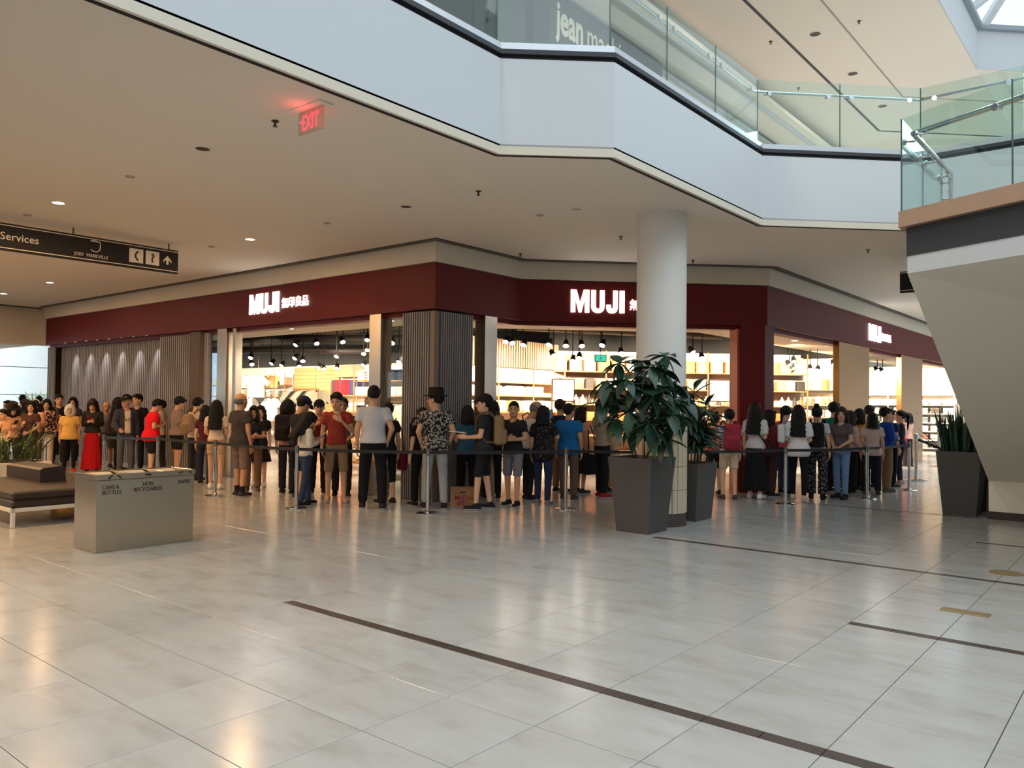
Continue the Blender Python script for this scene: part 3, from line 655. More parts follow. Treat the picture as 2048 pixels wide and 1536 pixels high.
for x in (5.985, 6.25): MB().bbox((x, yy, 3.91), (.225, .008, .225), .003).build('pictogram_tile', M_SIGNWHITE, hs)
ph = MB()
ph.extr([(5.985+a, yy-.004, 3.91+b) for a, b in ((.03, .085), (.005, .075), (-.025, .03), (-.03, 0), (-.025, -.03), (.005, -.075), (.03, -.085), (.03, -.05), (.015, -.045), (0, -.02), (-.004, 0), (0, .02), (.015, .045), (.03, .05))], (0, -.004, 0)).build('phone_mark', M_INK, hs)
text('lettering', '?', .19, (6.25, yy-.006, 3.845), (1, 0, 0), M_INK, hs, .004, 'CENTER', offset=.006)
MB().extr([(6.50+a, yy, 3.91+b) for a, b in ((-.07, -.005), (0, .075), (.07, -.005), (.07, -.04), (.02, .012), (.02, -.07), (-.02, -.07), (-.02, .012), (-.07, -.04))], (0, -.004, 0)).build('arrow_mark', M_SIGNWHITE, hs)
rs = thing('hanging_sign', 'small black sign with an upward arrow hanging behind the stair landing', 'sign', (15.0, 2.6, 3.62))
MB().bbox((15.04, 2.3, 3.80), (.08, 2.6, .37), .006).build('panel', M_BLACK, rs)
for z in (3.96, 3.652): MB().box((14.997, 2.3, z), (.006, 2.6, .012)).build('edge_line', M_SIGNWHITE, rs)
MB().extr([(14.998, 3.37-a, 3.83+b) for a, b in ((-.07, -.005), (0, .075), (.07, -.005), (.07, -.04), (.02, .012), (.02, -.07), (-.02, -.07), (-.02, .012), (-.07, -.04))], (-.004, 0, 0)).build('arrow_mark', M_SIGNWHITE, rs)
for v in (3.3, 1.4): MB().tube([(15.04, v, 3.97), (15.04, v, 4.2)], .012, 8).build('hanger_rod', M_BROWN, rs)
ex = thing('exit_sign', 'glowing red EXIT sign hanging from the ceiling near the bulkhead', 'sign', (4.24, 5.83, 4.2))
MB().bbox((4.24, 5.83, 4.192), (.16, .44, .016), .004).build('ceiling_plate', M_CEIL, ex)
MB().box((4.24, 5.83, 4.08), (.010, .36, .205)).build('glass_plate', glass_mat('red_glass', (.97, .86, .84), .02, .35), ex)
M_EXIT = mat('exit_red', (1, .025, .035), .5, emit=3.5)
text('lettering', 'EXIT', .19, (4.231, 5.955, 4.012), (0, -1, 0), M_EXIT, ex, .003, offset=.001, xs=.62)
MB().extr([(4.231, 5.985, 4.09), (4.231, 5.962, 4.105), (4.231, 5.962, 4.075)], (-.003, 0, 0)).build('arrow_mark', M_EXIT, ex)
sl = bpy.data.lights.new('exit_glow', 'POINT'); sl.energy = .3; sl.color = (1, .1, .1); sl.shadow_soft_size = .05
so = bpy.data.objects.new('exit_glow', sl); COL.objects.link(so); so.location = (4.12, 5.85, 4.1)
M_REC = mat('lamp_recess', srgb(70, 58, 48), .4, metal=.5)
def downlight(x, yv, z=4.2, r=.085, lit=False, lb=''):
    t = thing('ceiling_light', lb, 'ceiling light', (x, yv, z), group='recessed lights in the ceilings')
    MB().lathe((x, yv, z-.008), [(r*.86, .006), (r*.86, 0), (r, 0), (r, .008)], 24, cap=False).build('trim_ring', M_CEIL, t)
    MB().lathe((x, yv, z-.004), [(0, .002), (r*.86, .002)], 20, cap=False).build('lamp', M_LAMP if lit else M_REC, t)
UN = 'round recessed ceiling light, unlit, '
LT = 'round recessed ceiling light glowing warm, '
downlight(4.25, 7.68, lb=UN+'nearest the exit sign'); downlight(7.19, 7.78, lb=UN+'in front of the corner of the shop'); downlight(8.63, 6.04, r=.075, lb=UN+'nearest the column')
downlight(4.26, 11.35, lit=True, lb=LT+'in front of the long hanging sign'); downlight(7.14, 11.38, lit=True, lb=LT+'right of the long hanging sign')
downlight(7.13, 19.35, lit=True, lb=LT+'behind the long hanging sign'); downlight(7.2, 22.4, lit=True, lb=LT+'farthest down the corridor')
for k, (x, yv) in enumerate(((15.92, 5.38), (18.34, 5.37), (20.78, 5.38))): downlight(x, yv, Z2, .12, lb=UN+'%s along the upper ceiling' % nth(k))
for x, yv, lb in ((4.27, 9.33, 'behind the exit sign'), (4.28, 12.48, 'above the hanging sign'), (7.17, 9.43, 'near the shop corner'), (7.1, 12.47, 'beside the hanging sign end'), (8.63, 6.65, 'near the column')):
    t = tag(MB().lathe((x, yv, 4.19), [(.0, 0), (.05, 0), (.055, .006), (.055, .01)], 20, cap=False).build('ceiling_disc', mat('disc_cream', srgb(186, 168, 148), .7)), 'small flat cream cover disc on the ceiling '+lb, 'ceiling fitting', 'small cover discs on the ceiling')
for x, yv, z, lb in ((4.24, 6.38, 4.2, 'beside the exit sign'), (7.2, 6.5, 4.2, 'between the bulkhead and the shop corner'), (10.49, 6.5, 4.2, 'left of the column'), (10.66, 8.63, 4.2, 'before the red fascia bend'), (12.95, 6.52, 4.2, 'right of the column'), (13.75, 3.78, 4.2, 'left of the stair landing'),
                     (15.7, 6.2, Z2, 'beside the upper ceiling slot'), (15.9, 4.54, Z2, 'near the skylight edge'), (18.4, 6.6, Z2, 'above the bend of the balustrade')):
    t = thing('sprinkler', 'small brass sprinkler head on the ceiling '+lb, 'sprinkler', (x, yv, z), group='sprinkler heads on the ceilings')
    MB().lathe((x, yv, z), [(.0, 0), (.035, 0), (.035, -.008), (.012, -.012), (.012, -.05), (.0, -.05)], 14, cap=False).build('body', mat('sprinkler_brass', srgb(84, 70, 52), .4, metal=.7), t)
    MB().lathe((x, yv, z-.055), [(0, .005), (.022, .005), (.022, 0), (0, 0)], 12, cap=False).build('deflector', mat('sprinkler_brass', (0, 0, 0)), t)
# ================================================================== shop lettering on the red fascia
def heavy(ch):  # heavy condensed capitals as polygons in a 0..1 high cell: (width, outline)
    if ch == 'M': return .98, [(0, 0), (0, 1), (.30, 1), (.49, .42), (.68, 1), (.98, 1), (.98, 0), (.74, 0), (.74, .62), (.56, 0), (.42, 0), (.24, .62), (.24, 0)]
    if ch == 'U': return .70, [(0, 1), (0, .26), (.04, .12), (.14, .03), (.35, -.02), (.56, .03), (.66, .12), (.70, .26), (.70, 1), (.46, 1), (.46, .27), (.42, .19), (.35, .17), (.28, .19), (.24, .27), (.24, 1)]
    if ch == 'J': return .60, [(0, .36), (0, .20), (.05, .08), (.14, .01), (.30, -.02), (.46, .01), (.55, .08), (.60, .22), (.60, 1), (.36, 1), (.36, .24), (.30, .17), (.24, .24), (.24, .36)]
    return .26, [(0, 0), (0, 1), (.26, 1), (.26, 0)]
def shop_sign(label, org, xd, h, w_total, kw, kz, n):
    t = thing('shop_sign', label, 'sign', org); xd = Vector(xd).normalized(); nn = xd.cross(Vector((0, 0, 1)))
    cells = [heavy(c) for c in 'MUJI']; gap = .10; tot = sum(c[0] for c in cells)+gap*3; sx = w_total/tot; x = 0; o = Vector(org)
    for w, pts in cells:
        MB().extr([o + xd*((x+a)*sx) + Vector((0, 0, b*h)) + nn*.008 for a, b in pts], nn*.016).build('letter', M_GLOW, t); x += w+gap
    text('lettering', '無印良品', kw/4.0, o + xd*(w_total+.09) + Vector((0, 0, kz)) + nn*.016, xd, M_GLOW, t, .014, offset=.002, xs=1.0)
    l = bpy.data.lights.new('sign_glow', 'AREA'); l.shape = 'RECTANGLE'; l.size, l.size_y = w_total*1.6, h; l.energy = 6; l.color = (1, .95, .88)
    return t
shop_sign('glowing white shop lettering on the red fascia above the wide opening beside the slatted wall', (9.05, 14.37, 3.34), (0, -1, 0), .40, 1.02, .86, .08, 0)
shop_sign('glowing white shop lettering on the red fascia half hidden behind the column', (11.88, 8.42, 3.285), (1, -1, 0), .415, 1.0, .86, .08, 0)
shop_sign('glowing white shop lettering on the red fascia above the bright steel columns', (21.05, 5.78, 3.30), (1, 0, 0), .42, 1.08, .9, .08, 0)
# ================================================================== inside the shop
M_SHOPW = mat('shop_wall', (0, 0, 0))
struct('wall_shop_side', MB().prism([(16.7, 12.5), (21.6, 7.6), (24.2, 9.8), (24.3, 9.75), (24.3, 12.6)], 0, 2.92), M_SHOPW)
struct('wall_shop_end', MB().prism([(24.15, 6.9), (24.3, 6.9), (24.3, 9.8), (24.15, 9.8)], 0, 3.05).prism([(33.2, 5.8), (33.4, 5.8), (33.4, 12), (33.2, 12)], 0, 3.2), M_SHOPW)
wp = thing('plank_wall', 'warm wooden plank wall inside the shop behind the queue', 'wall panel', (18.1, 24.35, 0))
for k in range(20):
    for i in range(2):
        MB().bbox((18.14+random.uniform(0, .015), 23.0+i*1.36+.67, .072+k*.143), (.05, 1.345, .138), .004).build('plank', M_WOOD, wp)
MB().box((18.19, 24.36, 1.43), (.02, 2.72, 2.86)).build('backing', M_BROWN, wp)
tag(MB().bbox((18.05, 21.2, 2.68), (.2, 3.5, .42), .01).build('header_panel', mat('header_brown', srgb(140, 112, 84), .6)), 'plain brown header panel above the red and navy bundles in the shop', 'panel')
GOODS = {}
def good(kind, size, m):
    key = (kind, size, m.name)
    if key not in GOODS:
        w, d, h = size; mb = MB()
        if kind == 'bottle': mb.lathe((0, 0, 0), [(0, 0), (w/2, 0), (w/2, h*.68), (w*.2, h*.8), (w*.2, h), (0, h)], 10, cap=False)
        elif kind == 'folded_garment': mb.bbox((0, 0, h/2), (w, d, h), h*.42)
        else: mb.bbox((0, 0, h/2), (w, d, h), min(.012, h*.2))
        GOODS[key] = mb.mesh(kind, m, kind == 'bottle')
    return GOODS[key]
def shelving(name, label, p0, p1, zs, depth, m, goods, back=M_SHELF, z_top=None, uprights=True):
    """unit standing along p0->p1, open side to the right of that direction"""
    p0 = Vector((*p0, 0)); p1 = Vector((*p1, 0)); t = (p1-p0).normalized(); L = (p1-p0).length; n = Vector((t.y, -t.x, 0)); rz = math.atan2(t.y, t.x)
    u = thing(name, label, 'shelf', (p0+p1)/2)
    zt = z_top or zs[-1]+.45; mid = (p0+p1)/2
    MB().box(mid - n*.01 + Vector((0, 0, zt/2)), (L, .02, zt), rz).build('back_panel', back, u)
    for z in zs: MB().bbox(mid + n*depth/2 + Vector((0, 0, z)), (L, depth, .028), .003, rz).build('shelf_board', m, u)
    if uprights:
        k = max(1, round(L/1.25))
        for i in range(k+1): MB().bbox(p0 + t*(L*i/k) + n*(depth-.02) + Vector((0, 0, zt/2)), (.03, .03, zt), .003, rz).build('upright', m, u)
    for (row, kind, size, cols, place, cat, step, up, fill) in goods:
        z0 = zs[row]+.0145; cnt = int(L/step); n_here = 0
        for i in range(cnt):
            if random.random() > fill: continue
            for k in range(up):
                c = cols[(i+row) % len(cols)] if kind == 'folded_garment' else cols[(i*7+k*3+row) % len(cols)]
                mm = cloth(c) if kind == 'folded_garment' else mat('good_%02x%02x%02x' % c, srgb(*c), .5, var=.05)
                o = link(kind, good(kind, size, mm)); p = p0 + t*((i+.5)*L/cnt) + n*(depth*.5+random.uniform(-.02, .02)) + Vector((0, 0, z0+k*(size[2]+.001)))
                o.location = p; o.rotation_euler = (0, 0, rz+random.uniform(-.05, .05))
                pile = 'from one end' if up == 1 else 'pile'
                pos = '' if up == 1 else 'lowest of ' if k == 0 else 'topmost of ' if k == up-1 else 'second in ' if k == 1 else 'third in '
                tag(o, '%s %s, %s%s %s, %s' % (hue(c), kind.replace('_', ' '), pos, nth(n_here), pile, place), cat, 'goods on ' + place)
            n_here += 1
    return u
CREAM = [(238, 228, 208), (226, 214, 192), (244, 240, 230)]; NAVY = [(38, 46, 78), (30, 34, 56), (52, 60, 92)]; MIX = [(220, 212, 200), (150, 146, 140), (90, 84, 80), (236, 232, 224)]
# left view, far wall
shelving('wall_shelf', 'tall white wall shelf of red and navy bundles right of the plank wall', (18.15, 22.95), (18.15, 18.6), [.25, .75, 1.25, 1.82], .45, M_WOOD, [
    (3, 'bundle', (.30, .38, .52), [(176, 34, 46), (190, 40, 50), (60, 44, 60)], 'top shelf right of the planks', 'bundle', .34, 1, 0),
    (2, 'folded_garment', (.32, .30, .07), CREAM, 'shelf right of the planks', 'clothes', .40, 3, .9), ])
for k in range(19):
    c = [(70, 52, 60), (178, 36, 48), (194, 44, 52), (180, 34, 46), (186, 30, 44)][k] if k < 5 else NAVY[k % 3]
    o = link('bundle', good('bundle', (.19, .36, .53), cloth(c))); o.location = (17.92, 22.85-k*.205, 1.836); o.rotation_euler = (0, 0, PI/2)
    tag(o, '%s bundle from the planks, %s, on the shelf under the brown header' % (nth(k), hue(c)), 'bundle', 'cloth bundles on the top shelf')
shelving('wall_shelf', 'white wall shelf of dark and pale goods left of the plank wall', (18.15, 31), (18.15, 25.8), [.3, .8, 1.3, 1.75, 2.2], .4, M_WOOD, [
    (4, 'storage_box', (.34, .3, .3), [(214, 196, 164), (226, 214, 190), (120, 96, 72)], 'top shelf left of the planks', 'box', .42, 1, .9),
    (3, 'folded_garment', (.34, .3, .08), MIX, 'upper shelf left of the planks', 'clothes', .44, 3, .85),
    (2, 'folded_garment', (.34, .3, .08), NAVY+MIX, 'middle shelf left of the planks', 'clothes', .44, 3, .85)])
def shirt_mesh(w, h, m):
    o = [(0, 0), (w*.5, 0), (w*.5, h*.62), (w*.72, h*.5), (w*.86, h*.68), (w*.5, h*.96), (w*.18, h), (w*.1, h*.94)]
    pts = [(a, b) for a, b in o[1:]] + [(-a, b) for a, b in o[:0:-1]]
    return MB().extr([(a, 0, b) for a, b in pts], (0, -.06, 0)).mesh('hanging_shirt', m)
def hanging(p0, p1, z, n, cols, label, rail_label, s=1.0, face=None):
    p0 = Vector((*p0, z)); p1 = Vector((*p1, z)); t = (p1-p0).normalized()
    r = thing('clothes_rail', rail_label, 'clothes rail', ((p0+p1)/2).to_tuple()[:2]+(0,))
    MB().tube([p0, p1], .014, 8).build('bar', M_WOOD, r)
    for q in (p0, p1): MB().tube([q, (q.x, q.y, 0)], .014, 8).build('stand', M_WOOD, r)
    ms = [shirt_mesh(.5*s, .72*s, cloth(c)) for c in cols]
    for i in range(n):
        q = p0.lerp(p1, (i+.5)/n); o = link('hanging_shirt', ms[i % len(ms)]); o.location = (q.x, q.y, z-.76*s)
        o.rotation_euler = (0, 0, math.atan2(t.y, t.x) + (PI/2 if face is None else face)); tag(o, '%s %s' % (nth(i), label), 'shirt', 'shirts on the '+rail_label[:28])
hanging((15.2, 21.6), (14.9, 19.9), 1.98, 13, [(226, 218, 196), (206, 204, 180), (232, 228, 214), (90, 78, 66), (54, 48, 46), (150, 138, 120)], 'shirt along the wooden rail in front of the plank wall', 'wooden clothes rail hung with shirts before the plank wall', 1.15)
hanging((16.8, 27.0), (16.6, 24.7), 2.55, 8, [(236, 206, 150), (226, 190, 130), (240, 220, 180)], 'amber shirt along the high rail left of the plank wall', 'high clothes rail left of the plank wall', .62)
for k, (yv, zz) in enumerate(((25.35, 1.72), (24.55, 1.02), (26.1, 1.02))):
    lb = ('large white T-shirt with a leaf print displayed flat by the high rail', 'white shirt displayed flat below the leaf print T-shirt', 'cream shirt displayed flat at the edge of the left opening')[k]
    o = tag(link('display_shirt', shirt_mesh(1.0 if k == 0 else .7, .8 if k == 0 else .68, cloth((246, 240, 226)))), lb, 'shirt'); o.location = (16.3+.1*k, yv, zz); o.rotation_euler = (0, 0, -PI/2)
    MB().tube([(0, .02, .5), (0, .04, .5), (0, .06, 3.76-zz)], .006, 6).build('hanger', M_BROWN, o, world=False)
    if k == 0:
        lf = MB().extr([(a*.13, -.062, .4+b*.13) for a, b in ((0, -.9), (.08, -.35), (.8, -.45), (.6, -.1), (1, .2), (.45, .2), (.5, .6), (.15, .35), (0, 1), (-.15, .35), (-.5, .6), (-.45, .2), (-1, .2), (-.6, -.1), (-.8, -.45), (-.08, -.35))], (0, -.004, 0)); lf.build('leaf_print', mat('leaf_print', srgb(214, 150, 96), .8), o, world=False)
tb = thing('display_table', 'low wooden display table behind the man in the red shirt', 'table', (11.6, 12.9, 0))
MB().bbox((11.6, 12.9, .3), (1.0, 1.9, .06), .006).build('tabletop', M_WOOD, tb)
for a in (-.42, .42):
    for b in (-.85, .85): MB().bbox((11.6+a, 12.9+b, .135), (.07, .07, .27), .004).build('leg', M_WOOD, tb)
for i in range(12):
    o = link('folded_garment', good('folded_garment', (.3, .26, .07), cloth(CREAM[i % 3]))); o.location = (11.35+.42*(i % 2), 12.2+.26*(i//2), .332); tag(o, '%s cream folded garment on the low display table' % nth(i), 'clothes', 'garments on the low display table')
mn = thing('display_dress', 'pale patterned dress on a stand between the red shirt and grey shirt men', 'dress', (11.2, 12.75, 0))
# shelves seen between the steel post and the slatted pier
shelving('side_shelf', 'white shelf of folded striped garments left of the slatted pier', (14.2, 16.9), (14.2, 14.9), [.4, .85, 1.3, 1.75, 2.15], .4, M_WOOD, [
    (4, 'folded_garment', (.3, .3, .07), NAVY+CREAM, 'top shelf beside the slatted pier', 'clothes', .36, 4, 1),
    (3, 'storage_box', (.36, .3, .24), CREAM, 'upper shelf beside the slatted pier', 'box', .4, 1, 1),
    (2, 'folded_garment', (.3, .3, .07), MIX, 'middle shelf beside the slatted pier', 'clothes', .36, 3, 1)], z_top=2.6)
hanging((12.9, 14.7), (12.7, 13.6), 1.6, 8, [(120, 110, 104), (180, 172, 160), (84, 74, 70), (214, 206, 196)], 'shirt along the rail beside the slatted pier', 'wooden clothes rail beside the slatted pier', 1.1)
# slatted wood panel and lit recess shelves behind the pier
sp = thing('slat_panel', 'wooden slat panel high on the shop wall beside the slatted pier', 'wall panel', (14.6, 12.15, 2.45))
MB().box((14.55, 12.19, 2.80), (4.1, .03, .66)).build('backing', M_BROWN, sp)
for k in range(44): MB().bbox((12.6+k*.092, 12.15, 2.80), (.06, .05, .66), .004).build('slat', M_WOOD2, sp)
shelving('recess_shelf', 'brightly lit cream recess shelf under the wooden slat panel', (12.6, 12.19), (16.5, 12.19), [.5, .95, 1.4, 1.78, 2.09], .36, M_WOOD, [
    (3, 'storage_box', (.62, .28, .22), CREAM, 'upper lit shelf under the slat panel', 'box', .7, 1, .9),
    (2, 'storage_box', (.40, .28, .26), CREAM+[(232, 196, 120)], 'middle lit shelf under the slat panel', 'box', .5, 1, .9)], z_top=2.45)
# angled shelves seen through the middle opening
shelving('angled_shelf', 'long shelving of small household goods seen through the middle opening', (16.75, 12.45), (21.55, 7.65), [.4, .8, 1.2, 1.6, 2.0, 2.45], .42, M_WOOD, [
    (5, 'storage_box', (.30, .3, .3), [(216, 176, 112), (232, 208, 160), (190, 130, 76)], 'top angled shelf behind the column', 'box', .36, 1, .85),
    (4, 'storage_box', (.22, .22, .26), [(236, 226, 210), (60, 54, 52), (206, 160, 110)], 'upper angled shelf behind the column', 'box', .27, 1, .85),
    (3, 'bottle', (.11, .11, .24), [(236, 232, 226), (196, 120, 80), (70, 66, 66), (222, 210, 196)], 'angled shelf behind the column', 'bottle', .17, 1, .9),
    (2, 'storage_box', (.22, .22, .2), [(240, 236, 228), (190, 180, 170), (206, 110, 60)], 'lower angled shelf behind the column', 'box', .28, 1, .8)], z_top=3.0)
def lightbox(p0, p1, z0, z1, label):
    a = Vector((*p0, 0)); b = Vector((*p1, 0)); t = (b-a).normalized(); n = Vector((t.y, -t.x, 0)); L = (b-a).length; c = (a+b)/2; rz = math.atan2(t.y, t.x)
    o = thing('light_panel', label, 'light panel', (c.x, c.y, z0))
    MB().bbox(c - n*.04 + Vector((0, 0, (z0+z1)/2)), (L, .08, z1-z0), .006, rz).build('frame', M_WOOD, o)
    MB().box(c + n*.004 + Vector((0, 0, (z0+z1)/2)), (L-.05, .006, z1-z0-.05), rz).build('lit_face', M_LBOX, o)
    for q in (a, b): MB().tube([(q.x, q.y, z0+.05), (q.x, q.y, 0)], .015, 8).build('leg', M_WOOD, o)
lightbox((14.07, 10.45), (14.46, 10.12), 1.66, 2.16, 'white backlit panel on wooden legs left of the umbrella plant')
lightbox((16.73, 8.01), (17.03, 7.63), 1.70, 2.20, 'white backlit panel seen beside the red jamb')
shelving('far_shelf', 'shelves of upright files and bottles seen through the opening right of the red pier', (24.1, 9.75), (24.1, 6.95), [.4, .85, 1.3, 1.65, 2.1], .4, mat('shelf_steel', srgb(150, 146, 140), .4, metal=.5), [
    (4, 'file_box', (.16, .26, .32), [(236, 196, 96), (240, 232, 214), (222, 176, 80)], 'top shelf right of the red pier', 'file', .22, 1, .7),
    (3, 'bottle', (.11, .11, .26), [(206, 150, 110), (196, 120, 84), (232, 214, 196)], 'shelf right of the red pier', 'bottle', .15, 1, .85),
    (2, 'storage_box', (.34, .3, .2), CREAM, 'middle shelf right of the red pier', 'box', .38, 1, .9)], z_top=3.0)
shelving('end_shelf', 'white shelf of folded clothing at the far end beyond the last steel column', (33.1, 9.4), (33.1, 6.0), [.12, .42, .74, 1.06, 1.4, 1.72, 2.1], .42, M_SHELF, [
    (k, 'folded_garment', (.34, .32, .05), c, '%s row of far end shelf' % nth(k), 'clothes', .42, 4 if k < 5 else 2, 1) for k, c in enumerate((MIX, [(140, 104, 96), (200, 190, 180)], MIX, [(120, 124, 128), (214, 206, 196)], MIX, CREAM))], z_top=2.7)
struct('wall_shop_upper', MB().prism([(16.75, 12.55), (21.65, 7.65), (24.2, 9.85), (24.35, 9.8), (24.35, 12.6)], 2.92, 3.8).prism([(18.25, 31), (18.25, 12.5), (18.4, 12.5), (18.4, 31)], 2.92, 3.8).prism([(24.2, 7), (24.3, 7), (24.3, 9.8), (24.2, 9.8)], 2.92, 3.8), M_BLACK)
# ------------------------------------------------------------------ black ceiling: ducts, tracks and spotlights
M_DUCT = mat('duct_black', srgb(44, 38, 36), .6)
for a, b, r in (((12.0, 22.5, 3.42), (16.8, 15.8, 3.42), .14), ((13.2, 26.5, 3.3), (17.6, 20.0, 3.3), .11), ((14.6, 11.9, 3.45), (19.5, 9.0, 3.45), .12)):
    t = thing('air_duct', {3.42: 'thick dark air duct under the black ceiling near the left opening', 3.3: 'thin dark air duct above the plank wall', 3.45: 'dark air duct above the middle opening shelves'}[a[2]], 'duct', a)
    MB().tube([a, b], r, 14).build('pipe', M_DUCT, t, True)
    for k in (.2, .5, .8):
        p = Vector(a).lerp(Vector(b), k); MB().tube([p, (p.x, p.y, 3.76)], .012, 6).build('hanger', M_DUCT, t)
for i, (a, b) in enumerate((((11.6, 27, 3.4), (11.6, 12, 3.4)), ((13.6, 29, 3.4), (13.6, 12.8, 3.4)), ((15.6, 30, 3.4), (15.6, 12.8, 3.4)), ((13.0, 11.0, 3.4), (18.2, 6.6, 3.4)), ((15.0, 11.6, 3.4), (20.2, 7.2, 3.4)), ((16, 7.6, 3.4), (30, 7.4, 3.4)), ((18, 8.8, 3.4), (24, 8.8, 3.4)))):
    t = thing('lighting_track', 'thin black lighting track, %s from the shop front, under the shop ceiling' % ('first', 'second', 'third', 'fourth', 'fifth', 'sixth', 'seventh')[i], 'lighting track', a)
    d = Vector(b)-Vector(a); MB().box((Vector(a)+Vector(b))/2, (d.length, .04, .03), math.atan2(d.y, d.x)).build('bar', M_BLACK, t)
    for k in (.05, .35, .65, .95):
        p = Vector(a).lerp(Vector(b), k); MB().tube([p, (p.x, p.y, 3.76)], .01, 6).build('hanger', M_BLACK, t)
SPOTS = [(11.81, 18.69, 2.73, 0), (12.4, 19.55, 2.6, 0), (12.74, 19.13, 2.63, 0), (12.92, 18.92, 2.58, 0), (12.55, 17.79, 2.73, 0), (12.29, 17.39, 3.05, 0), (13.23, 18.54, 2.56, 0), (12.69, 17.62, 2.66, 0), (12.26, 16.46, 3.05, 0), (13.57, 18.13, 2.54, 0), (13.67, 18.01, 2.5, 0), (13.25, 16.94, 2.79, 0), (13.89, 17.73, 2.52, 0), (12.29, 15.47, 3.05, 0), (13.71, 16.39, 2.87, 0), (14.36, 17.17, 2.62, 0), (12.2, 14.46, 3.05, 0), (13.77, 16.31, 2.97, 0), (10.8, 12.05, 2.79, 0), (12.26, 13.43, 2.51, 0), (12.64, 10.6, 2.88, 1), (12.73, 10.49, 2.86, 1), (12.88, 10.32, 2.82, 1), (12.82, 9.61, 2.79, 1), (13.68, 10.13, 2.64, 1), (13.85, 9.93, 2.85, 1), (14.76, 10.39, 2.58, 1), (14.86, 10.28, 2.65, 1), (14.06, 9.66, 2.85, 1), (14.34, 9.33, 2.87, 1), (15.46, 9.54, 2.77, 1), (15.57, 7.83, 2.74, 1), (16.62, 8.13, 2.68, 1), (20.86, 7.7, 2.71, 2), (20.93, 7.62, 2.61, 2), (20.94, 7.61, 2.8, 2), (21.21, 7.28, 2.59, 2), (21.33, 7.13, 2.57, 2), (21.61, 6.8, 2.73, 2), (26.6, 7.04, 2.78, 2), (26.7, 6.91, 2.75, 2)]   # metres, and which opening shows it
M_DISC = mat('spot_disc', (1, .9, .76), .5, emit=20)
CN = {}
for i, (x, yv, z, w) in enumerate(SPOTS):
    where = ('above the plank wall side', 'seen through the middle opening', 'seen right of the red pier')[w]
    CN[where] = CN.get(where, -1)+1
    t = thing('track_spotlight', 'lit black spotlight, %s from the left of those %s' % (nth(CN[where]), where), 'spotlight', (x, yv, z), group='spotlights '+where)
    dr = (-FWD*.75 - Vector((0, 0, 1)) + RGT*random.uniform(-.5, .5)).normalized(); R = Vector((0, 0, 1)).rotation_difference(dr).to_matrix()
    hs_ = MB().lathe((x, yv, z), [(0, -.16), (.045, -.15), (.07, .0), (.07, .012)], 14, R=R, cap=False).build('housing', M_BLACK, t, True)
    MB().lathe((x, yv, z), [(0, .004), (.06, .004)], 14, R=R, cap=False).build('lamp', M_DISC, hs_)
    MB().tube([(x, yv, z+.06), (x, yv, 3.76)], .012, 6).build('stem', M_BLACK, t)
for (x, yv, z, p, dx, dy) in ((15.4, 28.5, 3.0, 150, 1, 0), (15.4, 25.8, 3.0, 200, 1, 0), (15.8, 23.4, 3.0, 170, 1, 0), (15.4, 21.0, 3.0, 180, 1, 0), (15.2, 19.2, 3.0, 150, 1, -.2), (12.4, 16, 3.0, 130, 1, .5), (12.2, 20, 3.0, 130, 1, .3), (13.4, 10.4, 2.9, 170, 0, 1), (15.2, 10.4, 2.9, 170, 0, 1), (15.7, 10.6, 3.0, 220, .7, .7), (17.2, 8.9, 3.0, 220, .7, .7), (18.9, 7.2, 3.0, 200, .7, .7), (21.9, 8.8, 3.0, 220, 1, .3), (21.7, 7.3, 3.0, 220, 1, .2), (30.6, 8.3, 2.9, 260, 1, 0), (30.4, 6.8, 2.9, 260, 1, 0), (27, 7.6, 3.0, 150, 1, 0), (12.6, 12.8, 3.0, 150, .5, .8), (19, 6.9, 3.0, 130, 1, .3)):
    l = bpy.data.lights.new('shop_spot_and_fill', 'SPOT'); l.energy = p*4.2; l.color = SHOP; l.shadow_soft_size = .07; l.spot_size = math.radians(118); l.spot_blend = .6
    o = bpy.data.objects.new('shop_spot_and_fill', l); COL.objects.link(o); o.location = (x, yv, z)
    o.rotation_euler = Vector((dx, dy, -.85)).to_track_quat('-Z', 'Y').to_euler()
for (x, yv) in ((10.6, 16.5), (10.6, 14.2), (10.6, 12.0), (12.4, 10.6), (13.6, 9.3), (14.6, 8.2), (17.5, 7.3), (22.5, 7.2), (27, 7.2)):  # added spots without fixtures; their floor bounce brightens the cream soffit
    l = bpy.data.lights.new('shop_spot_and_fill', 'SPOT'); l.energy = 260; l.color = SHOP; l.shadow_soft_size = .06; l.spot_size = math.radians(70); l.spot_blend = .7
    o = bpy.data.objects.new('shop_spot_and_fill', l); COL.objects.link(o); o.location = (x, yv, 3.1)
for x, yv, lb in ((14.74, 9.63, 'small green running man exit light seen left of the umbrella plant'), (21.37, 7.87, 'small green running man exit light seen right of the red pier')):
    z = 2.62
    t = thing('exit_light', lb, 'sign', (x, yv, z)); rz = math.atan2(RGT.y, RGT.x)
    MB().bbox((x, yv, z), (.26, .05, .16), .004, rz).build('case', M_BLACK, t); MB().box(Vector((x, yv, z))-FWD*.028, (.23, .004, .13), rz).build('lit_face', mat('exit_green', (.03, .42, .28), .5, emit=1.2), t)
    q = Vector((x, yv, z))-FWD*.032
    MB().extr([q + RGT*a + Vector((0, 0, b)) for a, b in ((-.03, -.045), (-.01, -.01), (-.03, .015), (0, .03), (.03, .01), (.012, -.005), (.03, -.045), (.012, -.045), (0, -.02), (-.012, -.045))], -FWD*.003).build('figure_mark', M_SIGNWHITE, t)
    MB().tube([(x, yv, z+.08), (x, yv, 3.76)], .01, 6).build('stem', M_BLACK, t)
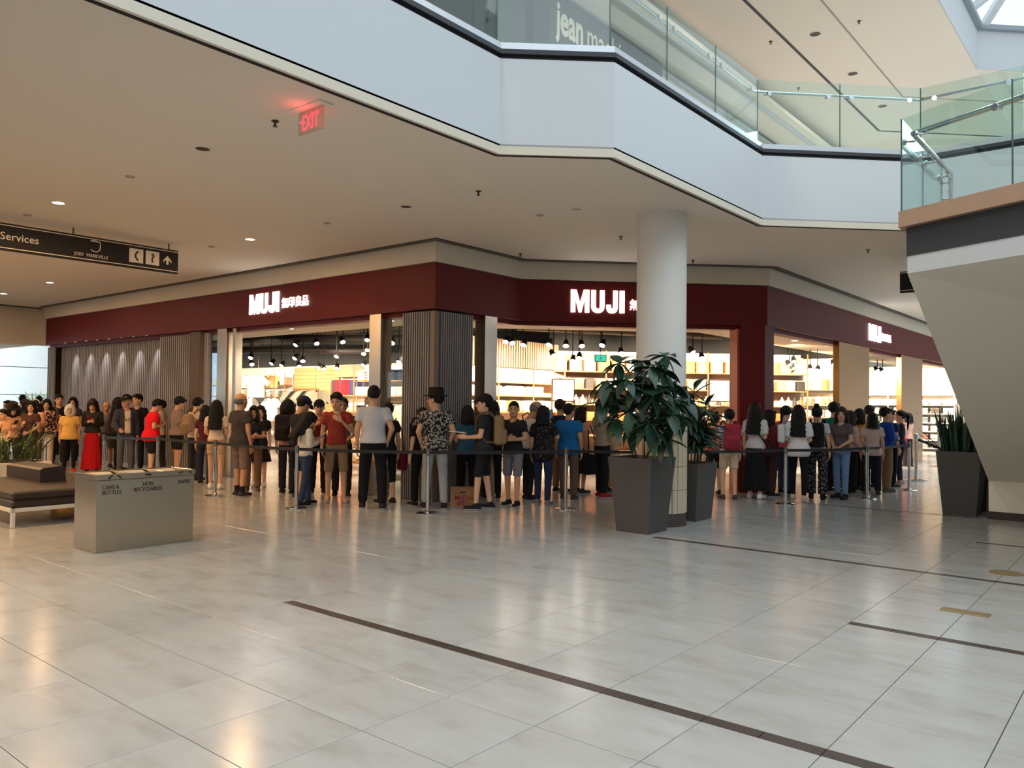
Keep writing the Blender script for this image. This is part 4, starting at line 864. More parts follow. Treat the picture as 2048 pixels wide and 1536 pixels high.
# downlights of the shop's front soffit
for k, (x, yv) in enumerate(((9.9, 14.2), (9.9, 12.6), (10.0, 11.2), (12.0, 9.5), (13.4, 8.2), (16.5, 6.6), (18.2, 6.6), (20.5, 6.6), (23, 6.6))):
    lit = k % 2 == 0
    t = thing('ceiling_light', '%s light, %s from the slatted wall, in the cream soffit inside the shop' % ('lit round' if lit else 'unlit round', nth(k)), 'ceiling light', (x, yv, 3.125), group='soffit lights, lit' if lit else 'soffit lights, unlit')
    MB().lathe((x, yv, 3.118), [(.07, .004), (.07, 0), (.085, 0), (.085, .006)], 18, cap=False).build('trim_ring', M_WHITE, t); MB().lathe((x, yv, 3.12), [(0, 0), (.07, 0)], 16, cap=False).build('lamp', M_LAMP if lit else M_REC, t)
# the dress on its stand
MB().lathe((11.2, 12.75, 0), [(.16, 0), (.16, .015), (.02, .03), (.015, .5)], 16).build('stand', M_WOOD, mn, True)
MB().lathe((11.2, 12.75, .42), [(.30, 0), (.26, .25), (.20, .5), (.15, .66), (.18, .85), (.19, .98), (.10, 1.08), (.05, 1.1)], 18).build('cloth', pattern_mat('dress_print', (238, 230, 212), ((220, 196, 150),), 30, .55), mn, True)
# ================================================================== people
class Grid:
    def __init__(s, lo, hi, h):
        s.h = h; s.lo = np.array(lo, np.float32); n = np.maximum(4, np.ceil((np.array(hi)-np.array(lo))/h).astype(int)+1)
        s.x = (s.lo[0]+h*np.arange(n[0], dtype=np.float32))[:, None, None]; s.y = (s.lo[1]+h*np.arange(n[1], dtype=np.float32))[None, :, None]; s.z = (s.lo[2]+h*np.arange(n[2], dtype=np.float32))[None, None, :]
    def cap(s, a, b, ra, rb):
        a = np.asarray(a, np.float32); b = np.asarray(b, np.float32); d = b-a; L = max(1e-8, float(d@d))
        px, py, pz = s.x-a[0], s.y-a[1], s.z-a[2]
        t = np.clip((px*d[0]+py*d[1]+pz*d[2])/L, 0, 1)
        return np.sqrt((px-t*d[0])**2+(py-t*d[1])**2+(pz-t*d[2])**2) - (ra+(rb-ra)*t)
    def ell(s, c, r):
        px, py, pz = s.x-c[0], s.y-c[1], s.z-c[2]
        k0 = np.sqrt((px/r[0])**2+(py/r[1])**2+(pz/r[2])**2); k1 = np.sqrt((px/r[0]**2)**2+(py/r[1]**2)**2+(pz/r[2]**2)**2)
        return k0*(k0-1)/np.maximum(k1, 1e-6)
    def cone(s, c0, c1, r0, r1):    # elliptic loft between two heights: c=(x,y,z), r=(rx,ry); open ends cut flat
        t = (s.z-c0[2])/(c1[2]-c0[2]); tc = np.clip(t, 0, 1)
        rx = r0[0]+(r1[0]-r0[0])*tc; ry = r0[1]+(r1[1]-r0[1])*tc; cx = c0[0]+(c1[0]-c0[0])*tc; cy = c0[1]+(c1[1]-c0[1])*tc
        q = np.sqrt(((s.x-cx)/rx)**2+((s.y-cy)/ry)**2); d = (q-1)*np.minimum(rx, ry)
        return np.maximum(d, np.maximum(min(c0[2], c1[2])-s.z, s.z-max(c0[2], c1[2])))
    def rbox(s, c, hs, r, R=None):
        px, py, pz = s.x-c[0], s.y-c[1], s.z-c[2]
        if R is not None: px, py, pz = (px*R[0][0]+py*R[1][0]+pz*R[2][0], px*R[0][1]+py*R[1][1]+pz*R[2][1], px*R[0][2]+py*R[1][2]+pz*R[2][2])
        qx, qy, qz = np.abs(px)-hs[0]+r, np.abs(py)-hs[1]+r, np.abs(pz)-hs[2]+r
        return np.sqrt(np.maximum(qx, 0)**2+np.maximum(qy, 0)**2+np.maximum(qz, 0)**2)+np.minimum(np.maximum(qx, np.maximum(qy, qz)), 0)-r
def smin(a, b, k):
    h = np.clip(.5+.5*(b-a)/k, 0, 1); return b+(a-b)*h-k*h*(1-h)
def nets(g, f):
    f = np.broadcast_to(f, (g.x.shape[0], g.y.shape[1], g.z.shape[2])).copy()
    f[0] = f[-1] = 1; f[:, 0] = f[:, -1] = 1; f[:, :, 0] = f[:, :, -1] = 1
    sg = f < 0; nx, ny, nz = f.shape; acc = np.zeros((nx-1, ny-1, nz-1, 3), np.float32); cnt = np.zeros((nx-1, ny-1, nz-1), np.float32); E = []
    for ax in range(3):
        a = [slice(None)]*3; b = [slice(None)]*3; a[ax] = slice(0, -1); b[ax] = slice(1, None)
        fa, fb = f[tuple(a)], f[tuple(b)]; i, j, k = np.nonzero(sg[tuple(a)] != sg[tuple(b)])
        if len(i) == 0: continue
        va, vb = fa[i, j, k], fb[i, j, k]; t = va/(va-vb); P = np.stack([i, j, k], 1).astype(np.float32); P[:, ax] += t
        o1, o2 = [(1, 2), (2, 0), (0, 1)][ax]
        for d1 in (0, 1):
            for d2 in (0, 1):
                I = np.stack([i, j, k], 1); I[:, o1] -= d1; I[:, o2] -= d2
                np.add.at(acc, (I[:, 0], I[:, 1], I[:, 2]), P); np.add.at(cnt, (I[:, 0], I[:, 1], I[:, 2]), 1)
        E.append((ax, i, j, k, va < 0))
    on = cnt > 0; idx = -np.ones(cnt.shape, int); idx[on] = np.arange(on.sum()); V = acc[on]/cnt[on][:, None]*g.h+g.lo; F = []
    for ax, i, j, k, neg in E:
        o1, o2 = [(1, 2), (2, 0), (0, 1)][ax]; q = []
        for d1, d2 in ((1, 1), (0, 1), (0, 0), (1, 0)):
            I = np.stack([i, j, k], 1); I[:, o1] -= d1; I[:, o2] -= d2; q.append(idx[I[:, 0], I[:, 1], I[:, 2]])
        q = np.stack(q, 1); q[~neg] = q[~neg][:, ::-1]; F.append(q)
    return V, np.concatenate(F) if F else np.zeros((0, 4), int)
def np_mesh(name, V, F, mats, mi=None):
    me = bpy.data.meshes.new(name); n = len(V); m = len(F)
    me.vertices.add(n); me.vertices.foreach_set('co', np.asarray(V, np.float32).ravel())
    me.loops.add(m*4); me.loops.foreach_set('vertex_index', np.asarray(F, np.int32).ravel())
    me.polygons.add(m); me.polygons.foreach_set('loop_start', np.arange(0, m*4, 4, dtype=np.int32)); me.polygons.foreach_set('loop_total', np.full(m, 4, np.int32))
    for q in mats: me.materials.append(q)
    if mi is not None: me.polygons.foreach_set('material_index', np.asarray(mi, np.int32))
    me.polygons.foreach_set('use_smooth', np.ones(m, bool)); me.update(calc_edges=True); me.validate(); return me
SKINS = [mat('skin_%d' % i, srgb(*c), .55, bump=.03, scale=60, spec=.35) for i, c in enumerate(((214, 168, 138), (200, 150, 118), (224, 182, 154), (188, 138, 106)))]
M_EYE = mat('eye_dark', srgb(30, 22, 20), .3); M_LIP = mat('lip_red', srgb(168, 88, 80), .5); M_BROW = mat('brow', srgb(44, 32, 28), .8)
HAIRC = {'k': mat('hair_black', srgb(17, 14, 14), .6, bump=.4, scale=60, aniso=(6, 6, 1), spec=.25), 'b': mat('hair_brown', srgb(46, 31, 25), .6, bump=.4, scale=60, aniso=(6, 6, 1), spec=.25), 'w': mat('hair_white', srgb(206, 200, 194), .6, bump=.3, scale=60), 'g': mat('hair_grey', srgb(110, 100, 94), .6, bump=.3, scale=60)}
# elbow, wrist, hand direction for the right side (x out, y forward, z up), for a body 1.75 m tall
ARMS = {'down': ((.232, -.03, 1.145), (.238, .03, .895), (.0, .12, -1)), 'phone': ((.222, -.01, 1.14), (.085, .21, 1.185), (-.45, .75, .45)), 'cross': ((.245, .03, 1.15), (.02, .195, 1.16), (-1, .02, .1)),
        'front': ((.235, .0, 1.14), (.06, .19, .985), (-.8, .4, -.35)), 'pocket': ((.275, -.08, 1.16), (.20, .03, .95), (-.3, .35, -1)), 'call': ((.26, .12, 1.22), (.125, .07, 1.45), (-.25, -.1, 1)),
        'chest': ((.25, .07, 1.16), (.07, .19, 1.32), (-.8, .2, .5)), 'back': ((.25, -.09, 1.16), (.08, -.165, 1.0), (-.9, -.2, -.2)), 'read': ((.225, .03, 1.14), (.13, .26, 1.12), (-.2, 1, .15)), 'belt': ((.26, .02, 1.16), (.20, .2, 1.0), (-.1, 1, -.1))}
def hand(g_wrist, d, side, skin_r=1.0, curl=.5):
    """palm, four fingers of unequal length with knuckle bends and a thumb from the palm's side"""
    W_ = np.array(g_wrist, float); d = np.array(d, float); d /= np.linalg.norm(d)
    up = np.array((0, 0, 1.)) if abs(d[2]) < .85 else np.array((0, 1., 0)); n = np.cross(d, up); n /= np.linalg.norm(n)
    if abs(d[2]) >= .85: s_, n_ = up, n*(-side)*np.sign(-d[2] or 1)     # hanging: palm faces the thigh, thumb forward
    else: s_, n_ = np.cross(n, d), n*0; 
    if abs(d[2]) < .85: n_ = -np.cross(s_, d)*side if False else np.cross(d, s_)*side*-1
    s_ = s_/np.linalg.norm(s_); n_ = n_/np.linalg.norm(n_)
    g = Grid(W_+d*.085-.115, W_+d*.085+.115, .0075)
    pc = W_+d*.052; f = g.cap(W_-d*.02, W_+d*.03, .024, .028)
    for q in (-1, -.33, .33, 1): f = smin(f, g.cap(W_+d*.02+s_*q*.016, W_+d*.088+s_*q*.026, .017, .0135), .012)
    for q, L in ((1, .066), (.36, .078), (-.3, .072), (-1, .056)):
        a = W_+d*.09+s_*q*.027; b = a+(d*math.cos(curl*.5)+n_*math.sin(curl*.5))*L*.5; c = b+(d*math.cos(curl*1.5)+n_*math.sin(curl*1.5))*L*.55
        f = np.minimum(f, np.minimum(g.cap(a, b, .0098, .009), g.cap(b, c, .009, .0075)))
    a = W_+d*.03+s_*.026; b = a+(d*.65+s_*.7+n_*.25)*.042; c = b+(d*.9+s_*.15+n_*.4)*.036
    f = smin(f, np.minimum(g.cap(a, b, .015, .0115), g.cap(b, c, .0115, .009)), .006)
    return nets(g, f)
def rotz(P, a, c=(0, 0, 0)):
    P = np.array(P, float)-c; ca, sa = math.cos(a), math.sin(a); return np.stack([P[..., 0]*ca-P[..., 1]*sa, P[..., 0]*sa+P[..., 1]*ca, P[..., 2]], -1)+c
def head_mesh(fem, old):
    key = (fem, old)
    if key not in HEADS:
        g = Grid((-.11, -.14, 1.44), (.11, .15, 1.77), .0085); w = .073 if fem else .077
        f = g.ell((0, -.012, 1.655), (w, .094, .096)); f = smin(f, g.ell((0, .024, 1.59), (w*.80, .068, .082)), .03); f = smin(f, g.ell((0, .052, 1.548), (.028, .026, .022)), .03)
        f = smin(f, g.cap((0, -.012, 1.45), (0, -.002, 1.58), .052 if fem else .058, .05), .025)
        f = smin(f, g.cap((0, .088, 1.64), (0, .108, 1.603), .009, .014), .014)      # nose
        for s in (-1, 1):
            f = np.minimum(f, g.ell((s*(w+.004), -.008, 1.625), (.010, .022, .034)))       # ears
            f = smin(f, g.cap((s*.018, .086, 1.664), (s*.045, .074, 1.664), .006, .006), .014)   # brow ridge
            f = -smin(-f, g.ell((s*.031, .096, 1.642), (.018, .012, .011)), .012)   # eye socket
            f = smin(f, g.ell((s*.031, .078, 1.642), (.0145, .012, .0125)), .003)
        f = smin(f, g.cap((-.02, .084, 1.572), (.02, .084, 1.572), .009, .009), .010)   # lips
        V, F = nets(g, f); c = V[F].mean(1); mi = np.zeros(len(F), int)
        for s in (-1, 1):
            mi[(np.abs(c[:, 0]-s*.031) < .0135) & (np.abs(c[:, 2]-1.642) < .0075) & (c[:, 1] > .07)] = 1
            mi[(np.abs(c[:, 0]-s*.032) < .02) & (np.abs(c[:, 2]-1.667) < .0052) & (c[:, 1] > .06)] = 3
        mi[(np.abs(c[:, 0]) < .022) & (np.abs(c[:, 2]-1.572) < .008) & (c[:, 1] > .075)] = 2
        HEADS[key] = (V, F, mi)
    return HEADS[key]
HEADS = {}; HAIRS = {}
def hair_mesh(st):
    if st in HAIRS: return HAIRS[st]
    g = Grid((-.2, -.32, 1.08), (.2, .17, 1.86), .0125)
    f = g.ell((0, -.018, 1.667), (.090, .112, .102)); wav = .004*np.sin(g.x*120)*np.sin(g.z*70+g.y*60)
    face = g.ell((0, .115, 1.60), (.066, .07, .088))      # opening for the face
    low = 1.565 if st in ('short', 'pony', 'bun', 'crew') else 1.5
    cutz = np.maximum(low-g.z - np.maximum(g.y+.03, 0)*0, 0)
    if st == 'crew': f = g.ell((0, -.018, 1.667), (.083, .105, .096)); 
    slope = (low + np.clip((g.y+.06)*.9, 0, .2)) - g.z      # hairline rises towards the forehead
    if st in ('short', 'crew', 'pony', 'bun'):
        f = np.maximum(f, slope)
        if st == 'short': f = smin(f, g.cap((-.045, .066, 1.712), (.05, .064, 1.718), .022, .022), .02)
    elif st == 'bob':
        f = smin(f, g.cone((0, -.035, 1.46), (0, -.022, 1.66), (.118, .118), (.098, .114)), .03); f = smin(f, g.cap((-.045, .07, 1.715), (.05, .07, 1.715), .024, .024), .02)
    elif st == 'curly':
        f = smin(f, g.ell((0, -.035, 1.60), (.125, .13, .15)), .04)+.010*np.sin(g.x*75)*np.sin(g.y*75)*np.sin(g.z*75)
    elif st in ('long', 'wavy'):
        zb = 1.2 if st == 'long' else 1.24
        f = smin(f, g.cone((0, -.115, zb), (0, -.035, 1.66), (.125, .055), (.102, .108)), .03)
        for s in (-1, 1): f = smin(f, g.cap((s*.078, -.008, 1.64), (s*.112, -.035, 1.36), .034, .03), .02)
        f = smin(f, g.cap((-.045, .066, 1.716), (.05, .066, 1.716), .022, .022), .02); wav = wav*1.6
    elif st == 'fringe':    # balding: ring of hair low round the back
        f = np.maximum(np.maximum(g.ell((0, -.02, 1.64), (.084, .108, .10)), g.z-1.665), np.maximum(1.585-g.z, g.y-.03))
    if st == 'pony':
        f = smin(f, g.cap((0, -.12, 1.70), (0, -.16, 1.64), .026, .034), .015); f = smin(f, g.cap((0, -.16, 1.64), (0, -.15, 1.36), .034, .016), .02)
    if st == 'bun': f = smin(f, g.ell((0, -.09, 1.775), (.045, .045, .04)), .012)
    f = np.maximum(f+wav, -face); HAIRS[st] = nets(g, f); return HAIRS[st]
def cap_mesh(kind):
    if kind in HAIRS: return HAIRS[kind]
    g = Grid((-.22, -.22, 1.62), (.22, .26, 1.82), .011)
    f = np.maximum(g.ell((0, -.012, 1.675), (.094, .116, .105)), 1.672-g.z)
    if kind == 'cap': f = np.minimum(f, np.maximum(np.maximum(g.ell((0, .085, 1.675), (.082, .105, .05)), np.abs(g.z-1.682+.35*np.maximum(g.y-.08, 0))-.007), .03-g.y))
    elif kind == 'hat':
        f = np.maximum(g.cone((0, -.012, 1.68), (0, -.012, 1.80), (.094, .114), (.078, .098)), -10); f = np.minimum(f, np.maximum(g.ell((0, -.005, 1.685), (.155, .175, .05)), np.abs(g.z-1.685)-.008))
    HAIRS[kind] = nets(g, f); return HAIRS[kind]
BASE_CACHE = {}
def person(x, y, h, face, label, top, bot, shoes=(40, 38, 38), hair='short', hc='k', arms=('down', 'down'), sleeve=.55, hem=.93, bottom='pants', bhem=.1, fem=False, w=1.0, step=.04, spread=.12,
           hyaw=0, hpit=0, skin=0, hat=None, hatc=(30, 30, 34), glasses=False, loose=.0, lean=0, group=None, band=None, sock=None, layer=None, bmat=None, tmat=None, detail=1.0):
    r = thing('person', label, 'person', (x, y, 0), face-PI/2, group or 'people queuing at the shop'); k = h/1.785; hs = .022*detail
    sx = .155 if fem else .172; hx = .092
    sh = {s: np.array((s*sx, 0, 1.395)) for s in (-1, 1)}
    el, wr, hd = {}, {}, {}
    for s, nm in ((1, arms[0]), (-1, arms[1])):
        e, q, d = ARMS[nm]; m = np.array((s, 1, 1)); off = np.array(((sx-.186)*s, 0, 0)) + np.array(((w-1)*.06*s, 0, 0))
        el[s] = np.array(e)*m+off; wr[s] = np.array(q)*m+off*.5; hd[s] = np.array(d)*m
        if nm == 'cross' and s < 0: wr[s] = wr[s]+np.array((0, .035, -.03))
    hip = {s: np.array((s*hx, 0, .92)) for s in (-1, 1)}; an = {s: np.array((s*spread*.9, s*step*-1, .085)) for s in (-1, 1)}
    kn = {s: (hip[s]+an[s])/2+np.array((s*.008, .02, .03)) for s in (-1, 1)}
    wt = w*(.92 if fem else 1.0); hw = w*(1.0 if fem else .95)
    def torso(g, e=0):
        f = g.ell((0, -.005, .95), (.158*hw+e, .112*w+e, .13+e)); f = smin(f, g.ell((0, .008*w, 1.10), (.132*wt+e, .098*w+e, .17+e)), .06)
        f = smin(f, g.ell((0, -.004, 1.29), (.152*wt+e, .104*w+e, .17+e)), .06); f = smin(f, np.minimum(g.cap((0, -.01, 1.425), (sx-.02, -.008, 1.385), .058+e, .050+e), g.cap((0, -.01, 1.425), (-sx+.02, -.008, 1.385), .058+e, .050+e)), .05)
        if fem:
            for s in (-1, 1): f = smin(f, g.ell((s*.068, .075, 1.27), (.062+e, .052+e, .06+e)), .04)
        return f
    def arm(g, s, e=0, fore=True):
        f = g.cap(sh[s], el[s], .052*w**.5+e, .039*w**.5+e)
        return np.minimum(f, g.cap(el[s], wr[s], .040*w**.5+e, .026+e)) if fore else f
    def leg(g, s, e=0, straight=0):
        ra, rk, rn = .088*hw, .056*w**.5, .036
        if straight: rk, rn = rk+straight, rn+straight*1.6
        return np.minimum(g.cap(hip[s], kn[s], ra+e, rk+e), g.cap(kn[s], an[s], rk+e, rn+e))
    # body
    X1 = max(.36, .31*w+.05); g = Grid((-X1, -.30, .0), (X1, .38, 1.56), hs)
    f = torso(g, -.006)
    for s in (-1, 1): f = smin(f, leg(g, s), .02); f = smin(f, arm(g, s), .022)
    f = smin(f, g.cap((0, -.012, 1.42), (0, -.006, 1.52), .06, .053), .04)
    for s in (-1, 1): f = smin(f, g.cap(an[s]+np.array((0, -.01, -.03)), an[s]+np.array((s*.015, .12, -.055)), .034, .026), .02)
    VS, FS, MI = [], [], []; n = 0
    def addm(V, F, mi=None):
        nonlocal n
        VS.append(V); FS.append(F+n); MI.append(mi if mi is not None else np.zeros(len(F), int)); n += len(V)
    def turn(V):    # head turn and nod about the neck
        P = np.array(V, float)-np.array((0, -.01, 1.52)); c, s_ = math.cos(hpit), math.sin(hpit)
        P = np.stack([P[:, 0], P[:, 1]*c-P[:, 2]*s_, P[:, 1]*s_+P[:, 2]*c], 1); return rotz(P, hyaw)*1.14+np.array((0, -.01+.02*max(0, -hpit), 1.515))
    addm(*nets(g, f))
    HV, HF, Hm = head_mesh(fem, False); addm(turn(HV), HF, Hm)
    for s in (-1, 1):
        nm = arms[0] if s > 0 else arms[1]
        addm(*hand(wr[s], hd[s], s, curl=1.0 if nm in ('phone', 'call', 'cross', 'front') else .5))
    def fin(V):
        V = np.array(V, float)
        if lean: V[:, 1] += np.maximum(0, V[:, 2]-.95)*lean
        return V*k
    link('body', np_mesh('body', fin(np.concatenate(VS)), np.concatenate(FS), [SKINS[skin], M_EYE, M_LIP, M_BROW], np.concatenate(MI)), r)
    # hair, cap
    if hair: V, F = hair_mesh(hair); link('hair', np_mesh('hair', fin(turn(V)), F, [HAIRC[hc]]), r)
    if hat: V, F = cap_mesh(hat); link('cap' if hat == 'cap' else 'hat', np_mesh('hat', fin(turn(V)), F, [cloth(hatc)]), r)
    if band: 
        gb = Grid((-.11, -.06, 1.62), (.11, .06, 1.80), .009); V, F = nets(gb, np.maximum(np.abs(gb.ell((0, -.018, 1.667), (.093, .118, .106)))-.006, np.abs(gb.y-.015)-.014)); link('headband', np_mesh('headband', fin(turn(V)), F, [cloth(band)]), r)
    if glasses:
        mb = MB()
        for s in (-1, 1):
            mb.tube([(s*.031+.024*math.cos(a), .103, 1.642+.018*math.sin(a)) for a in [i*PI/5 for i in range(11)]], .003, 5, cap=False); mb.tube([(s*.055, .102, 1.648), (s*.082, .0, 1.645)], .003, 5)
        mb.tube([(-.008, .106, 1.645), (.008, .106, 1.645)], .003, 5); mb.v = [tuple(v) for v in fin(turn(np.array(mb.v)))]; link('glasses', mb.mesh('glasses', M_INK), r)
    # top
    def wr_(g): return .0045*np.sin(g.z*46+g.x*17)*np.sin(g.x*38+g.y*29+g.z*11)
    gx = max(.34, .3*w+.05); gs = Grid((-gx, -.27, hem-.03), (gx, .36, 1.54), hs*.95)
    e = .013+loose*.4; f = torso(gs, e)
    fl = np.clip((1.2-gs.z)/.35, 0, 1)*(loose+.012); f = f-fl
    f = smin(f, gs.cap((0, -.012, 1.43), (0, -.010, 1.475), .066, .060), .03)
    if sleeve > 0:
        for s in (-1, 1):
            if sleeve <= 1:
                d = (el[s]-sh[s]); q = sh[s]+d*sleeve; dn = d/np.linalg.norm(d); a = gs.cap(sh[s], el[s], .060*w**.5+e, .052*w**.5+e)
                a = np.maximum(a, (gs.x-q[0])*dn[0]+(gs.y-q[1])*dn[1]+(gs.z-q[2])*dn[2])
            else: a = np.minimum(gs.cap(sh[s], el[s], .058*w**.5+e, .046*w**.5+e), gs.cap(el[s], wr[s], .046*w**.5+e, .034+e))
            f = smin(f, a, .022)
    f = np.maximum(f+wr_(gs), np.maximum(hem-gs.z, gs.z-1.485)); f = np.maximum(f, -gs.cap((0, .03, 1.47), (0, .06, 1.56), .060, .075))
    V, F = nets(gs, f); link('shirt', np_mesh('shirt', fin(V), F, [tmat or cloth(top)]), r)
    if layer:   # open jacket or cardigan worn over the shirt
        gl = Grid((-.37, -.28, hem-.08), (.37, .38, 1.54), hs); f = torso(gl, e+.016)-fl_(gl, loose)
        for s in (-1, 1): f = smin(f, np.minimum(gl.cap(sh[s], el[s], .066+e, .056+e), gl.cap(el[s], wr[s], .054+e, .040+e)), .022)
        f = np.maximum(f+wr_(gl), np.maximum(hem-.05-gl.z, gl.z-1.49)); f = np.maximum(f, .062-np.abs(gl.x)-np.minimum(gl.y, 0)*9); f = np.maximum(f, -gl.cap((0, .02, 1.47), (0, .05, 1.56), .062, .075))
        V, F = nets(gl, f); link('jacket', np_mesh('jacket', fin(V), F, [cloth(layer)]), r)
    # lower garment
    wz = 1.02; bm = bmat or cloth(bot); gb = Grid((-.32, -.30, max(0, bhem-.02)), (.32, .32, wz+.03), hs*.95)
    if bottom == 'skirt':
        f = gb.cone((0, 0, bhem), (0, -.002, .97), (.235*w+.02, .20*w), (.165*hw, .125*w)); f = np.minimum(f, gb.ell((0, -.005, .95), (.166*hw, .122*w, .13))); f = f+.006*np.sin(np.arctan2(gb.y, gb.x)*11)*np.clip((1-gb.z)/.5, 0, 1)
    else:
        st = {'pants': .016, 'jeans': .010, 'tight': .002, 'wide': .030, 'shorts': .016}[bottom]
        f = gb.ell((0, -.005, .95), (.165*hw, .120*w, .135))
        for s in (-1, 1): f = smin(f, leg(gb, s, .004, st), .010)
        f = f+wr_(gb)*(.8 if bottom != 'tight' else .2)
    f = np.maximum(f, np.maximum(bhem-gb.z, gb.z-wz)); V, F = nets(gb, f)
    link({'skirt': 'skirt', 'shorts': 'shorts'}.get(bottom, 'trousers'), np_mesh('lower', fin(V), F, [bm]), r)
    # shoes
    for s in (-1, 1):
        a = an[s]; gq = Grid((a[0]-.10, a[1]-.13, -.01), (a[0]+.10, a[1]+.24, .16), .013); hb = a+np.array((0, -.045, -.045)); tb = a+np.array((s*.022, .155, -.05))
        f = smin(gq.cap(hb, tb, .042, .040), gq.cap(a+np.array((0, -.015, -.045)), a+np.array((0, -.005, .0)), .044, .046), .03); f = np.maximum(f, -gq.z)
        V, F = nets(gq, f); sm_ = cloth(shoes); c = V[F].mean(1)[:, 2]
        link('shoe', np_mesh('shoe', fin(V)*1.0, F, [sm_, cloth((214, 208, 200) if sum(shoes) < 560 and sum(shoes) % 2 == 0 else shoes)], (c < .022).astype(int)), r)
        if sock: link('sock', MB().lathe(tuple(a*k), [(.05*k, -.06*k), (.048*k, .10*k)], 12).mesh('sock', cloth(sock), True), r)
    return r
def fl_(g, loose): return np.clip((1.2-g.z)/.35, 0, 1)*(loose+.012)
def at_person(p, loc):   # a spot in the person's own frame, in world terms
    c, s = math.cos(p.rotation_euler.z), math.sin(p.rotation_euler.z); x, y, z = loc
    return (p.location.x+x*c-y*s, p.location.y+x*s+y*c, z)
def backpack(p, label, c, k=1.0, dz=0, sc=1.0, side=-1):
    t = thing('backpack', label, 'backpack', at_person(p, (0, side*.17*k, 1.0*k+dz)), p.rotation_euler.z)
    g = Grid((-.22, -.22, -.05), (.22, .2, .55), .017); f = g.rbox((0, -.06, .2), (.145*sc, .075*sc, .225*sc), .06); f = smin(f, g.rbox((0, -.135, .10), (.11*sc, .045, .11), .035), .01); V, F = nets(g, f)
    if side > 0: V[:, 1] *= -1; F = F[:, ::-1]
    bb = link('bag_body', np_mesh('bag_body', V, F, [cloth(c)]), t)
    MB().bbox((0, side*.182*(1 if sc > .9 else .98), .10), (.17*sc, .012, .15), .005).build('pocket', cloth(tuple(int(v*.85) for v in c)), bb, world=False)
    for s in (-1, 1):
        pts = [(s*.08, 0, .38), (s*.10, .09, .47), (s*.115, .19, .46), (s*.12, .285, .36), (s*.13, .27, .18), (s*.15, .12, .02), (s*.12, .0, .02)]
        MB().tube([(a, -side*b, q) for a, b, q in pts], .016, 6).build('strap', cloth(tuple(int(v*.7) for v in c)), t, True, world=False)
    MB().tube([(-.03, -side*-.02, .42), (-.02, -side*-.02, .46), (.02, -side*-.02, .46), (.03, -side*-.02, .42)], .008, 6).build('handle', cloth(tuple(int(v*.6) for v in c)), t, True, world=False)
    return t
def sling(p, label, c, side=1, z=.82, size=(.26, .10, .26), strap_to=None, k=1.0, cross=False, name='shoulder_bag', fwd=.03, cat='bag'):
    x = side*.27; t = thing(name, label, cat, at_person(p, (x, fwd, z)), p.rotation_euler.z)
    g = Grid((-.12, -.22, -.03), (.12, .22, size[2]+.05), .016); f = g.rbox((0, 0, size[2]/2), (size[1]/2, size[0]/2, size[2]/2), .035); V, F = nets(g, f); link('bag_body', np_mesh('bag_body', V, F, [cloth(c)]), t)
    top = 1.42*k-z; sx = (-side*.08-x) if cross else -side*.10
    pts = [(-.01, -.09, size[2]-.02), (sx*.55, -.15, (size[2]+top)*.55), (sx, -.10, top-.02), (sx, .0, top+.035), (sx, .10, top-.04), (sx*.55, .17, (size[2]+top)*.52), (-.01, .09, size[2]-.02)]
    if not cross: pts = [(-.01, -.09, size[2]-.02), (sx*.4, -.07, (size[2]+top)*.6), (sx, -.04, top+.02), (sx, .03, top+.03), (sx*.4, .08, (size[2]+top)*.55), (-.01, .09, size[2]-.02)]
    MB().tube(pts, .011, 6).build('strap', cloth(tuple(int(v*.75) for v in c)), t, True, world=False); return t
def phone(p, label, k=1.0, loc=(.02, .32, 1.25), size=(.075, .15, .009), col=M_INK, name='phone', tilt=.6, cat=None):
    t = thing(name, label, cat or name, at_person(p, tuple(v*k for v in loc)), p.rotation_euler.z)
    MB().bbox((0, 0, 0), size, .003, R=Matrix.Rotation(tilt, 3, 'X')).build('case', col, t, world=False)
    MB().box(Matrix.Rotation(tilt, 3, 'X') @ Vector((0, 0, size[2]/2+.0006)), (size[0]*.88, size[1]*.9, .001), R=Matrix.Rotation(tilt, 3, 'X')).build('screen', mat('phone_screen', srgb(150, 170, 190), .2), t, world=False)
    return t
